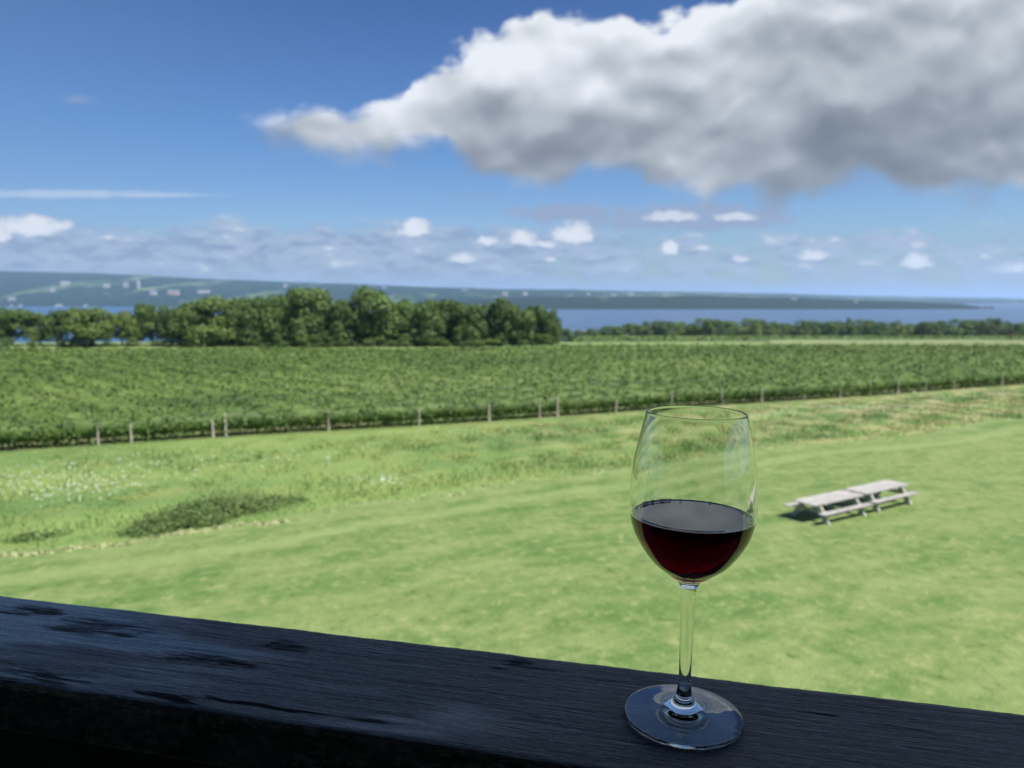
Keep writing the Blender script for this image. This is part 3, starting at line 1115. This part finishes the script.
bot = [np.stack([xs, hy + be * .5, np.full(NX, -rb * 1.2)], 1), np.stack([xs, hy + be * .2, np.full(NX, -th + .003)], 1), np.stack([xs, np.full(NX, hy - .003), np.full(NX, -th)], 1),
       np.stack([xs, np.full(NX, -hy + .003), np.full(NX, -th)], 1), np.stack([xs, -hy + fe * .2, np.full(NX, -th + .003)], 1), np.stack([xs, -hy + fe * .7, np.full(NX, -rb * 1.3)], 1)]
allr = rows + bot
m = len(allr); V = np.concatenate(allr)
i = np.arange(m)[:, None] * NX + np.arange(NX - 1)[None, :]
j = ((np.arange(m) + 1) % m)[:, None] * NX + np.arange(NX - 1)[None, :]
Fc = np.stack([i, i + 1, j + 1, j], -1).reshape(-1, 4)
cap = link('cap_rail', mesh_np('cap_rail', V, Fc, True), M_rail, rail)
mb = MB(); mb.box((0, .0, -th - .047), (2 * hx, .038, .09)); mb.build('upper_rail', M_darkwood, rail, .002)
mb = MB(); mb.box((0, .0, -.92), (2 * hx, .038, .09)); mb.build('lower_rail', M_darkwood, rail, .002)
for k in range(19):
    mb = MB(); mb.box((-1.26 + k * .14, .04, -.52), (.036, .036, .90)); mb.build('baluster', M_darkwood, rail, .002)
for x in (-1.31, 1.31):
    mb = MB(); mb.box((x, -.0, -th - .52), (.09, .09, 1.03)); mb.build('newel_post', M_darkwood, rail, .002)

# ------------------------------------------------------------------ the building whose covered deck we stand on
ang = math.atan2(rd[1], rd[0])
bld = empty('winery_building', (ctr[0], ctr[1], -1.32), ang)
tag(bld, 'dark wooden winery building with the covered deck the photograph is taken from', 'building')
M_wallw = simple('dark_board_wall', (.05, .038, .03), .7, 3, .4, .002, (1, 1, .1))
M_ceil = simple('dark_ceiling_boards', (.035, .027, .022), .7, 3, .4, .002, (.1, 1, 1))
mb = MB(); mb.box((0, -2.2, -.1), (14, 4.6, .2)); mb.build('deck_floor', M_wallw, bld)
mb = MB(); mb.box((0, -4.6, -1.6), (14, .2, 10.5)); mb.build('wall', M_wallw, bld)
mb = MB(); mb.box((0, -1.9, 2.62), (14.4, 5.2, .1)); mb.build('ceiling', M_ceil, bld)
mb = MB(); mb.box((0, -2.1, 2.92), (15, 5.8, .45)); mb.build('roof', M_greyroof, bld)
for x in (-6.9, -3.0, 3.6, 6.9):
    mb = MB(); mb.box((x, .0, -2.2), (.14, .14, 9.5)); mb.build('deck_post', M_darkwood, bld, .004)

# ------------------------------------------------------------------ wine glass
bx, by = railpt(683, 717)
GY = by


def h_at(py):
    """height above the rail of a point on the glass axis seen at py"""
    d = ray(690, py); return d[2] / d[1] * GY - ZR


def r_at(py, hw):
    d = ray(690, py); t = GY / d[1]; return hw / F * t


TOPY, BOTY = 413.5, 581.5
Ho = [h_at(y) for y in (585.5, 581, 575.5, 568, 560, 546, 530.6, 510, 490, 468, 440, TOPY)]
Ro = [r_at(y, w) for y, w in ((585.5, 9.3), (581, 12.5), (575.5, 19.5), (568, 30.5), (560, 39.5), (546, 50), (530.6, 58), (510, 62.3), (490, 62.3), (468, 60.8), (440, 55.6), (TOPY, 49.5))]


def spl(H, Rr, n):
    """smooth curve through the control points (Catmull-Rom on both)"""
    P = [Vector((r_, h_)) for r_, h_ in zip(Rr, H)]
    out = []
    for k in range(len(P) - 1):
        p0 = P[max(k - 1, 0)]; p1 = P[k]; p2 = P[k + 1]; p3 = P[min(k + 2, len(P) - 1)]
        for q_ in range(n):
            t = q_ / n
            out.append(.5 * ((2 * p1) + (p2 - p0) * t + (2 * p0 - 5 * p1 + 4 * p2 - p3) * t * t + (3 * p1 - p0 - 3 * p2 + p3) * t ** 3))
    out.append(P[-1])
    return [(p.x, p.y) for p in out]


def lathe(name, prof, mat, parent, seg=160):
    V = []; Fc = []
    for (r_, h_) in prof:
        for k in range(seg):
            a = 2 * math.pi * k / seg; V.append((max(r_, 1e-6) * math.cos(a), max(r_, 1e-6) * math.sin(a), h_))
    m = len(prof)
    i = np.arange(m - 1)[:, None] * seg + np.arange(seg)[None, :]
    j = np.arange(m - 1)[:, None] * seg + (np.arange(seg)[None, :] + 1) % seg
    Fc = np.stack([i, j, j + seg, i + seg], -1).reshape(-1, 4)
    return link(name, mesh_np(name, V, Fc, True), mat, parent)


mt, t, p, out = newmat('clear_glass')
gl = t.new('ShaderNodeBsdfGlass'); gl.inputs['IOR'].default_value = 1.5; gl.inputs['Roughness'].default_value = 0
gl.inputs['Color'].default_value = (.985, .99, .985, 1)
t.l.new(gl.outputs[0], out.inputs[0]); t.n.remove(p)
M_glass = mt
M_glass_bowl = mt.copy(); M_glass_bowl.name = 'thin_bowl_glass'
M_glass_foot = mt.copy(); M_glass_foot.name = 'thick_foot_glass'
for m_, v_ in ((M_glass_bowl, 1.42), (M_glass_foot, 1.62)):
    for n_ in m_.node_tree.nodes:
        if n_.type == 'BSDF_GLASS': n_.inputs['IOR'].default_value = v_
glass = empty('wine_glass', (bx, by, ZR + .0004))
glass.rotation_euler = (0, R(1.0), 0)
tag(glass, 'clear stemmed wine glass half filled with red wine standing on the black railing', 'wine glass')

outer = spl(Ho, Ro, 8)                      # bottom -> top
rt = Ro[-1]; ht = Ho[-1]
wall = .0009
lip = [(rt - .0001, ht + .0003), (rt - wall * .5, ht + .0006), (rt - wall + .0001, ht + .0003)]
inner_bottom = h_at(BOTY - 1)
inner = []
for (r_, h_) in outer[::-1]:
    if h_ < inner_bottom + .0052: break
    inner.append((r_ - wall - .0002 * (h_ < Ho[5]), h_))
# rounded inner bottom
r0, h0 = inner[-1]
for k in range(1, 13):
    a = k / 12 * math.pi / 2
    inner.append((r0 * math.cos(a), h0 - (h0 - inner_bottom) * math.sin(a)))
hw = h_at(515.5)
rW = float(np.interp(hw, [q_[1] for q_ in inner[::-1]], [q_[0] for q_ in inner[::-1]]))
inner_dry = [q_ for q_ in inner if q_[1] > hw] + [(rW, hw)]
inner_wet = [(rW, hw)] + [q_ for q_ in inner if q_[1] < hw]
bowl = lathe('bowl', outer + lip + inner_dry, M_glass_bowl, glass)
# stem: joins the first outer point, ends where the foot starts
ys_ = (Ho[0], h_at(588), h_at(596), h_at(620), h_at(647), h_at(670), h_at(684))
rs_ = (Ro[0], r_at(588, 8.4), r_at(596, 7.5), r_at(620, 6.9), r_at(647, 6.4), r_at(670, 6.0), r_at(684, 6.2))
stem = lathe('stem', spl(ys_[::-1], rs_[::-1], 8), M_glass, glass, 160)
RF = r_at(717, 59.3) * .985
hs = ys_[-1]
fp = [(1e-6, .0028), (.006, .0026), (.012, .0019), (.020, .0011), (RF * .8, .0004), (RF * .965, 0), (RF * .988, .0003), (RF, .0012), (RF * .990, .0021), (RF * .968, .0025),
      (RF * .8, .0030), (RF * .6, .0037), (RF * .42, .0050), (RF * .33, .0066), (.0088, .0092), (.0066, .0120), (.0050, .0155), (.0042, hs * .9), (rs_[-1], hs)]
fp = [(r_, h_) for r_, h_ in fp if h_ <= hs + 1e-9]
foot = lathe('foot', spl([q_[1] for q_ in fp], [q_[0] for q_ in fp], 5), M_glass_foot, glass, 160)

# wine: its own thing, standing in the bowl
mt, t, p, out = newmat('red_wine')
gw = t.new('ShaderNodeBsdfGlass'); gw.inputs['IOR'].default_value = 1.55; gw.inputs['Color'].default_value = (1, 1, 1, 1)
t.l.new(gw.outputs[0], out.inputs[0]); t.n.remove(p)
va = t.new('ShaderNodeVolumeAbsorption'); va.inputs['Color'].default_value = (.905, .0, .78, 1); va.inputs['Density'].default_value = 650
t.l.new(va.outputs[0], out.inputs[1])
M_wine = mt
M_wine_side = mt.copy(); M_wine_side.name = 'red_wine_against_glass'
for n_ in M_wine_side.node_tree.nodes:
    if n_.type == 'BSDF_GLASS': n_.inputs['IOR'].default_value = 1.345 / 1.42
wp = inner_wet[::-1]
top = [(rW - .0003, hw - .0002), (rW - .0010, hw - .0004), (rW - .0020, hw - .0005), (rW * .8, hw - .0005), (rW * .4, hw - .0005), (1e-6, hw - .0005)]
wine = empty('red_wine', glass.location)
wine.rotation_euler = glass.rotation_euler
tag(wine, 'dark red wine filling the lower half of the glass bowl', 'wine')
liq = lathe('liquid', wp + top, M_wine_side, wine, 160)
liq.data.materials.append(M_wine)
nside = (len(wp) - 1) * 160
for k_, p_ in enumerate(liq.data.polygons):
    if k_ >= nside: p_.material_index = 1
liq.data.polygons.foreach_set('use_smooth', np.ones(len(liq.data.polygons), bool))
# bubbles clinging to the rim of the wine
mt, t, p, out = newmat('wine_bubble')
p.inputs['Base Color'].default_value = (.85, .74, .76, 1); p.inputs['Roughness'].default_value = .12
tb_ = t.new('ShaderNodeBsdfTranslucent'); tb_.inputs[0].default_value = (.95, .9, .92, 1)
mb_ = t.new('ShaderNodeMixShader'); mb_.inputs[0].default_value = .7
t.l.new(p.outputs[0], mb_.inputs[1]); t.l.new(tb_.outputs[0], mb_.inputs[2]); t.l.new(mb_.outputs[0], out.inputs[0])
M_bub = mt
import bmesh
bm = bmesh.new(); bmesh.ops.create_uvsphere(bm, u_segments=10, v_segments=8, radius=1)
bme = bpy.data.meshes.new('bubble'); bm.to_mesh(bme); bm.free(); bme.materials.append(M_bub)
for p_ in bme.polygons: p_.use_smooth = True
bl = []
for k in range(44): bl.append((R(203 + k * 1.95), .0006, -.0002))
for k in range(16): bl.append((R(100 + k * 2.8), .0008, 0))
for k in range(26): bl.append((random.uniform(0, 6.28), random.uniform(.0003, .0006), random.uniform(0, .0005)))
for (a, s_, ex) in bl[:90]:
    rr_ = rW - .0016 - ex - random.uniform(0, .0004)
    b_ = link('bubble', bme, None, wine, (rr_ * math.cos(a), rr_ * math.sin(a), hw + s_ * .7))
    s2 = s_ * random.uniform(.6, 1.2); b_.scale = (s2, s2, s2)

# ------------------------------------------------------------------ haze
mt, t, p, out = newmat('haze_air'); t.n.remove(p)
pv = t.new('ShaderNodeVolumePrincipled')
pv.inputs['Color'].default_value = (.49, .70, 1, 1)
pv.inputs['Density'].default_value = .000060
pv.inputs['Anisotropy'].default_value = .2
t.l.new(pv.outputs[0], out.inputs['Volume'])
mb = MB(); mb.box((0, 34000, 140), (160000, 79000, 400))
hz = mb.build('haze', mt)
tag(hz, 'thin blue summer haze over the lake and hills', 'haze', kind='stuff')

# ------------------------------------------------------------------ sun and sky
to_sun = Vector((.44, -.26, .86)).normalized()
elev = math.asin(to_sun.z); az = math.atan2(to_sun.x, to_sun.y)
sun = bpy.data.lights.new('sun', 'SUN'); sun.energy = 5.0; sun.angle = R(.6); sun.color = (1, .95, .87)
so = bpy.data.objects.new('sun', sun); so.rotation_euler = to_sun.to_track_quat('Z', 'Y').to_euler(); COL.objects.link(so)

w = bpy.data.worlds.new('World'); sc.world = w; w.use_nodes = True
t = NT(w.node_tree); t.n.clear()
wo = t.new('ShaderNodeOutputWorld')
sky = t.new('ShaderNodeTexSky', sky_type='NISHITA'); sky.sun_disc = False
sky.sun_elevation = elev; sky.sun_rotation = az
sky.air_density = 1.0; sky.dust_density = .6; sky.ozone_density = 2.0; sky.altitude = 200
tc = t.new('ShaderNodeTexCoord').outputs['Generated']
sep = t.new('ShaderNodeSeparateXYZ'); t.l.new(tc, sep.inputs[0])
x, y, z = sep.outputs
ysafe = t.m('MAXIMUM', y, .02)
U = t.m('DIVIDE', x, ysafe); Vv = t.m('DIVIDE', z, ysafe)
front = t.mr(y, .05, .2)


def UV(px, py): return uv(px, py)


def ell(cx, cy, rx, ry, up, vp, flat=1.6):
    """1 at the centre, 0 on the outline of an ellipse given by picture marks; flat-bottomed"""
    u0, v0 = UV(cx, cy); a, b = rx / F, ry / F
    du = t.m('DIVIDE', t.m('SUBTRACT', up, u0), a)
    dv = t.m('DIVIDE', t.m('SUBTRACT', vp, v0), b)
    dv = t.m('MAXIMUM', dv, t.m('MULTIPLY', dv, -flat))
    r2 = t.m('SQRT', t.m('ADD', t.m('MULTIPLY', du, du), t.m('MULTIPLY', dv, dv)))
    return t.m('SUBTRACT', 1., r2)


uvv = t.vec(U, Vv, 0.)
# warped coordinates
wn = t.new('ShaderNodeTexNoise'); t.l.new(uvv, wn.inputs['Vector']); wn.inputs['Scale'].default_value = 8; wn.inputs['Detail'].default_value = 4; wn.inputs['Roughness'].default_value = .52
ws = t.new('ShaderNodeSeparateXYZ'); t.l.new(wn.outputs['Color'], ws.inputs[0])
U1 = t.m('ADD', U, t.m('MULTIPLY', t.m('SUBTRACT', ws.outputs[0], .5), .045))
V1 = t.m('ADD', Vv, t.m('MULTIPLY', t.m('SUBTRACT', ws.outputs[1], .5), .045))


def curve(inp, pts, u_lo, u_hi, v_lo, v_hi):
    n = t.new('ShaderNodeFloatCurve')
    c = n.mapping.curves[0]
    P = [((a - u_lo) / (u_hi - u_lo), (b - v_lo) / (v_hi - v_lo)) for a, b in pts]
    P = sorted(P)
    c.points[0].location = P[0]; c.points[1].location = P[-1]
    for q_ in P[1:-1]: c.points.new(*q_)
    n.mapping.use_clip = False
    n.mapping.update()
    f = t.mr(inp, u_lo, u_hi, 0., 1., 'LINEAR')
    t.l.new(f, n.inputs['Value'])
    return t.m('ADD', t.m('MULTIPLY', n.outputs[0], v_hi - v_lo), v_lo)


TOPC = [UV(*q_) for q_ in [(262, 128), (285, 116), (330, 107), (380, 103), (405, 88), (432, 64), (462, 52), (490, 34), (530, 16), (560, 8), (600, 12), (640, 10), (690, 14), (730, 4), (760, -40), (800, -90), (960, -100), (1100, -120), (1400, -150)]]
BOTC = [UV(*q_) for q_ in [(262, 136), (290, 150), (340, 156), (400, 157), (440, 148), (470, 172), (510, 183), (560, 184), (590, 168), (620, 172), (655, 192), (700, 204), (738, 190), (770, 202), (810, 200), (850, 186), (880, 192), (940, 198), (1024, 194), (1120, 188), (1400, 170)]]
ulo, uhi = UV(262, 100)[0], UV(1400, 100)[0]
top_ = curve(U1, TOPC, ulo, uhi, 0, .7)
bot_ = curve(U1, BOTC, ulo, uhi, 0, .7)
fbm = t.noise(uvv, 17, 6, .52)


def billow(v, scale, detail, rough, sm=.6):
    n = t.new('ShaderNodeTexVoronoi', feature='SMOOTH_F1', voronoi_dimensions='2D')
    n.normalize = True
    t.l.new(v, n.inputs['Vector'])
    n.inputs['Scale'].default_value = scale; n.inputs['Detail'].default_value = detail
    n.inputs['Roughness'].default_value = rough; n.inputs['Smoothness'].default_value = sm
    return t.m('SUBTRACT', 1., n.outputs['Distance'])


cv = t.vec(t.m('MULTIPLY', U1, 1.), t.m('MULTIPLY', V1, 1.35), 0.)
bil = billow(cv, 11, 3, .55)
dt_ = t.m('SUBTRACT', top_, V1)
db_ = t.m('SUBTRACT', V1, bot_)
lft = t.m('SUBTRACT', t.m('MULTIPLY', t.m('SUBTRACT', U1, ulo), .5), .004)
dd_ = t.m('MINIMUM', t.m('MINIMUM', dt_, db_), lft)
dens = t.m('ADD', dd_, t.m('MULTIPLY', t.m('SUBTRACT', fbm, .5), .045))
dens = t.m('ADD', dens, t.m('MULTIPLY', t.m('SUBTRACT', bil, .62), .085))
dens = t.m('ADD', dens, -.005)
soft = t.mr(db_, 0., .06, .032, .012, 'LINEAR')
soft = t.m('ADD', soft, t.mr(U, UV(440, 90)[0], UV(300, 90)[0], 0., .012))
big_a = t.mr(t.m('DIVIDE', dens, soft), -.35, 1.)
# shading of the big cloud: height in it, and relief towards the sun
hfrac = t.m('DIVIDE', dt_, t.m('MAXIMUM', t.m('ADD', dt_, db_), .01), clamp=True)
b1n = t.noise(cv, 4.8, 3, .42)
b2n = t.noise(t.vadd(cv, (-.012, .036, 0)), 4.8, 3, .42)
g1 = billow(cv, 7, 2, .42, .9); g2 = billow(t.vadd(cv, (.004, .026, 0)), 7, 2, .42, .9)
b3n = t.noise(t.vadd(cv, (4.7, 1.9, 0)), 3.6, 3, .5)
rel = t.m('ADD', t.m('MULTIPLY', t.m('SUBTRACT', b1n, b2n), 1.3), t.m('MULTIPLY', t.m('SUBTRACT', g1, g2), 1.6))
lum = t.m('SUBTRACT', 1.0, t.m('MULTIPLY', t.m('POWER', hfrac, .85), .70))
lum = t.m('ADD', lum, rel)
lum = t.m('ADD', lum, t.m('MULTIPLY', t.mr(U, UV(620, 50)[0], UV(900, 50)[0], 0., -.05), hfrac))
lum = t.m('ADD', lum, t.m('MULTIPLY', t.m('SUBTRACT', b3n, .5), .48))
# whiter towards its thin left shoulder, where the sun shines through
lum = t.m('ADD', lum, t.mr(U, UV(400, 50)[0], UV(700, 50)[0], .10, 0.))
lum = t.m('ADD', lum, t.m('MULTIPLY', ell(772, 118, 60, 32, U1, V1, 1), t.mr(ell(772, 118, 60, 32, U1, V1, 1), 0, .3, 0, .28)))
lum = t.m('ADD', lum, t.mr(t.m('ABSOLUTE', dt_), 0, .03, .04, 0))
ramp = t.new('ShaderNodeValToRGB'); t.l.new(lum, ramp.inputs[0])
els = ramp.color_ramp.elements
els[0].position = .0; els[0].color = (*lin(112, 120, 132), 1)
els[1].position = 1.0; els[1].color = (*lin(238, 242, 248), 1)
e1 = els.new(.40); e1.color = (*lin(145, 153, 163), 1)
e2 = els.new(.65); e2.color = (*lin(184, 191, 199), 1)
big_col = ramp.outputs[0]

# low bank of grey cloud near the horizon, thicker on the left
bankv = t.vec(t.m('ADD', t.m('MULTIPLY', U, 13.), t.m('MULTIPLY', ws.outputs[0], .8)), t.m('ADD', t.m('MULTIPLY', Vv, 28.), t.m('MULTIPLY', ws.outputs[1], .8)), 0.)
bn_ = t.noise(bankv, 1.0, 5, .52)
bb = billow(bankv, 1.7, 2, .45, .9); bb2 = billow(t.vadd(bankv, (.02, .16, 0)), 1.7, 2, .45, .9)
vt, vt2, vb = UV(100, 200)[1], UV(100, 240)[1], UV(100, 300)[1]
env = t.mr(Vv, vt2, vt, 0., -.55, 'LINEAR')
envr = t.mr(U, UV(420, 240)[0], UV(760, 240)[0], .08, -.05)
bsum = t.m('ADD', t.m('ADD', t.m('MULTIPLY', bn_, .9), t.m('MULTIPLY', bb, .35)), t.m('ADD', env, envr))
bank_a = t.m('MULTIPLY', t.mr(bsum, .50, .76), .88)
bl_ = t.m('ADD', t.m('MULTIPLY', t.m('SUBTRACT', bb, bb2), .95), t.m('MULTIPLY', t.m('SUBTRACT', bn_, .5), .9))
bank_c = t.mix(t.mr(bl_, -.16, .06), lin(138, 153, 184), lin(170, 184, 208))
bank_c = t.mix(t.mr(bl_, .10, .30), bank_c, lin(216, 222, 232))
bank_c = t.mix(t.mr(Vv, UV(100, 262)[1], UV(100, 285)[1], 0., .6), bank_c, lin(160, 180, 210))

PUFF = [  # cx, base y, rx, height, strength
    (28, 236, 44, 20, 1), (60, 230, 18, 10, .8), (0, 240, 20, 14, .9), (415, 236, 20, 15, 1), (523, 245, 18, 15, 1), (574, 243, 25, 20, 1), (548, 246, 22, 7, .6), (488, 244, 16, 8, .7), (670, 253, 11, 12, 1),
    (815, 259, 22, 11, .7), (868, 266, 18, 7, .6), (917, 268, 20, 15, 1), (1012, 272, 26, 10, .7), (740, 262, 16, 7, .5), (752, 246, 12, 6, .4), (549, 262, 9, 5, .7), (464, 262, 22, 9, .6), (700, 250, 12, 6, .5), (332, 250, 14, 6, .5), (240, 232, 26, 8, .4), (108, 240, 14, 7, .5)]
pw = t.noise(uvv, 34, 5, .62)
wn2 = t.new('ShaderNodeTexNoise'); t.l.new(uvv, wn2.inputs['Vector']); wn2.inputs['Scale'].default_value = 55; wn2.inputs['Detail'].default_value = 3
ws2 = t.new('ShaderNodeSeparateXYZ'); t.l.new(wn2.outputs['Color'], ws2.inputs[0])
U2 = t.m('ADD', U, t.m('MULTIPLY', t.m('SUBTRACT', ws2.outputs[0], .5), .020))
V2 = t.m('ADD', Vv, t.m('MULTIPLY', t.m('SUBTRACT', ws2.outputs[1], .5), .012))
pa = None
for (cx, cy, rx, ry, st) in PUFF:
    e_ = t.m('MULTIPLY', t.m('MAXIMUM', ell(cx, cy - ry * .25, rx * 1.15, ry * 1.12, U2, V2, 2.6), 0.), st)
    pa = e_ if pa is None else t.m('MAXIMUM', pa, e_)
puff_a = t.mr(t.m('ADD', pa, t.m('MULTIPLY', t.m('SUBTRACT', pw, .5), t.mr(pa, 0, .3, 0, .9, 'LINEAR'))), .08, .42)
puff_c = t.mix(t.mr(t.m('ADD', pa, t.m('MULTIPLY', t.m('SUBTRACT', pw, .5), 1.4)), .1, .7), lin(180, 192, 212), lin(232, 237, 243))
# elongated grey streak cloud under the big one
sa = t.m('MAXIMUM', ell(690, 220, 120, 20, U2, V2, 1.5), ell(565, 214, 70, 12, U2, V2, 1.3))
streak_a = t.m('MULTIPLY', t.mr(t.m('ADD', sa, t.m('MULTIPLY', t.m('SUBTRACT', pw, .5), 1.3)), .0, .45), .9)
sl = t.m('MAXIMUM', ell(672, 218, 34, 9, U2, V2, 2), ell(735, 218, 26, 6, U2, V2, 2))
streak_c = t.mix(t.mr(sl, 0., .6), lin(150, 165, 194), lin(218, 223, 231))
# thin cirrus line and a faint wisp at the left
cir = t.m('MAXIMUM', ell(60, 194, 150, 6, U, Vv, 1), ell(150, 195, 90, 3.5, U, Vv, 1))
cir_a = t.m('MULTIPLY', t.mr(t.m('ADD', cir, t.m('MULTIPLY', t.m('SUBTRACT', pw, .5), .8)), 0., .8), .55)
wis = ell(76, 100, 22, 10, U1, V1, 1)
wis_a = t.m('MULTIPLY', t.mr(t.m('ADD', wis, t.m('MULTIPLY', t.m('SUBTRACT', fbm, .5), 1.2)), 0., 1.1), .5)
fa = t.m('MAXIMUM', ell(475, 200, 50, 9, U1, V1, 1), ell(560, 212, 40, 7, U1, V1, 1))
fa_a = t.m('MULTIPLY', t.mr(t.m('ADD', fa, t.m('MULTIPLY', t.m('SUBTRACT', pw, .5), 2.)), .2, 1.2), .5)

SKYS = .075
CL = 1.0
hs_ = t.new('ShaderNodeHueSaturation'); t.l.new(sky.outputs[0], hs_.inputs['Color']); hs_.inputs['Saturation'].default_value = 1.08; hs_.inputs['Hue'].default_value = .5
tr_ = t.new('ShaderNodeValToRGB'); t.l.new(t.m('DIVIDE', z, t.m('SQRT', t.m('ADD', t.m('MULTIPLY', x, x), t.m('MULTIPLY', y, y)))), tr_.inputs[0])
te = tr_.color_ramp.elements
te[0].position = 0.; te[0].color = (.52, .60, .62, 1)
te[1].position = .42; te[1].color = (.26, .40, .66, 1)
q_ = te.new(.56); q_.color = (.72, .80, .92, 1)  # unseen upper sky brightened to lift reflections and fill light
q_ = te.new(.10); q_.color = (.54, .67, .86, 1)
q_ = te.new(.20); q_.color = (.42, .60, .85, 1)
sm = t.new('ShaderNodeMix', data_type='RGBA', blend_type='MULTIPLY'); sm.inputs[0].default_value = 1
t.l.new(hs_.outputs[0], sm.inputs[6]); t.l.new(tr_.outputs[0], sm.inputs[7])
skyc = t.mix(t.m('MULTIPLY', t.mr(U, -.05, -.9), .35), sm.outputs[2], (1.0, 1.9, 3.4))
bgs = t.new('ShaderNodeBackground'); t.l.new(skyc, bgs.inputs[0]); bgs.inputs[1].default_value = SKYS
col = bank_c; a_ = bank_a
EXPO = .85
layers = [(bank_a, bank_c), (cir_a, t.mix(0., lin(205, 218, 236), lin(1, 1, 1))), (wis_a, t.mix(0., lin(168, 178, 196), lin(1, 1, 1))), (fa_a, t.mix(0., lin(140, 158, 188), lin(1, 1, 1))), (streak_a, streak_c), (puff_a, puff_c), (big_a, big_col)]
cur = bgs.outputs[0]
for (a_, c_) in layers:
    b_ = t.new('ShaderNodeBackground'); t.l.new(c_, b_.inputs[0]); b_.inputs[1].default_value = CL / 2 ** EXPO
    mx = t.new('ShaderNodeMixShader')
    t.l.new(t.m('MULTIPLY', a_, front, clamp=True), mx.inputs[0])
    t.l.new(cur, mx.inputs[1]); t.l.new(b_.outputs[0], mx.inputs[2]); cur = mx.outputs[0]
t.l.new(cur, wo.inputs[0])
w.cycles.sampling_method = 'MANUAL'; w.cycles.sample_map_resolution = 1024

# ------------------------------------------------------------------ render settings
sc.render.engine = 'CYCLES'
sc.view_settings.view_transform = 'Standard'
sc.view_settings.look = 'None'
sc.view_settings.exposure = EXPO
sc.view_settings.gamma = 1
sc.cycles.use_denoising = True
sc.cycles.denoiser = 'OPENIMAGEDENOISE'
sc.cycles.max_bounces = 14
sc.cycles.transmission_bounces = 14
sc.cycles.glossy_bounces = 6
sc.cycles.diffuse_bounces = 3
sc.cycles.transparent_max_bounces = 16
sc.cycles.volume_bounces = 1
sc.cycles.caustics_refractive = True
sc.cycles.caustics_reflective = True
sc.cycles.sample_clamp_indirect = 6
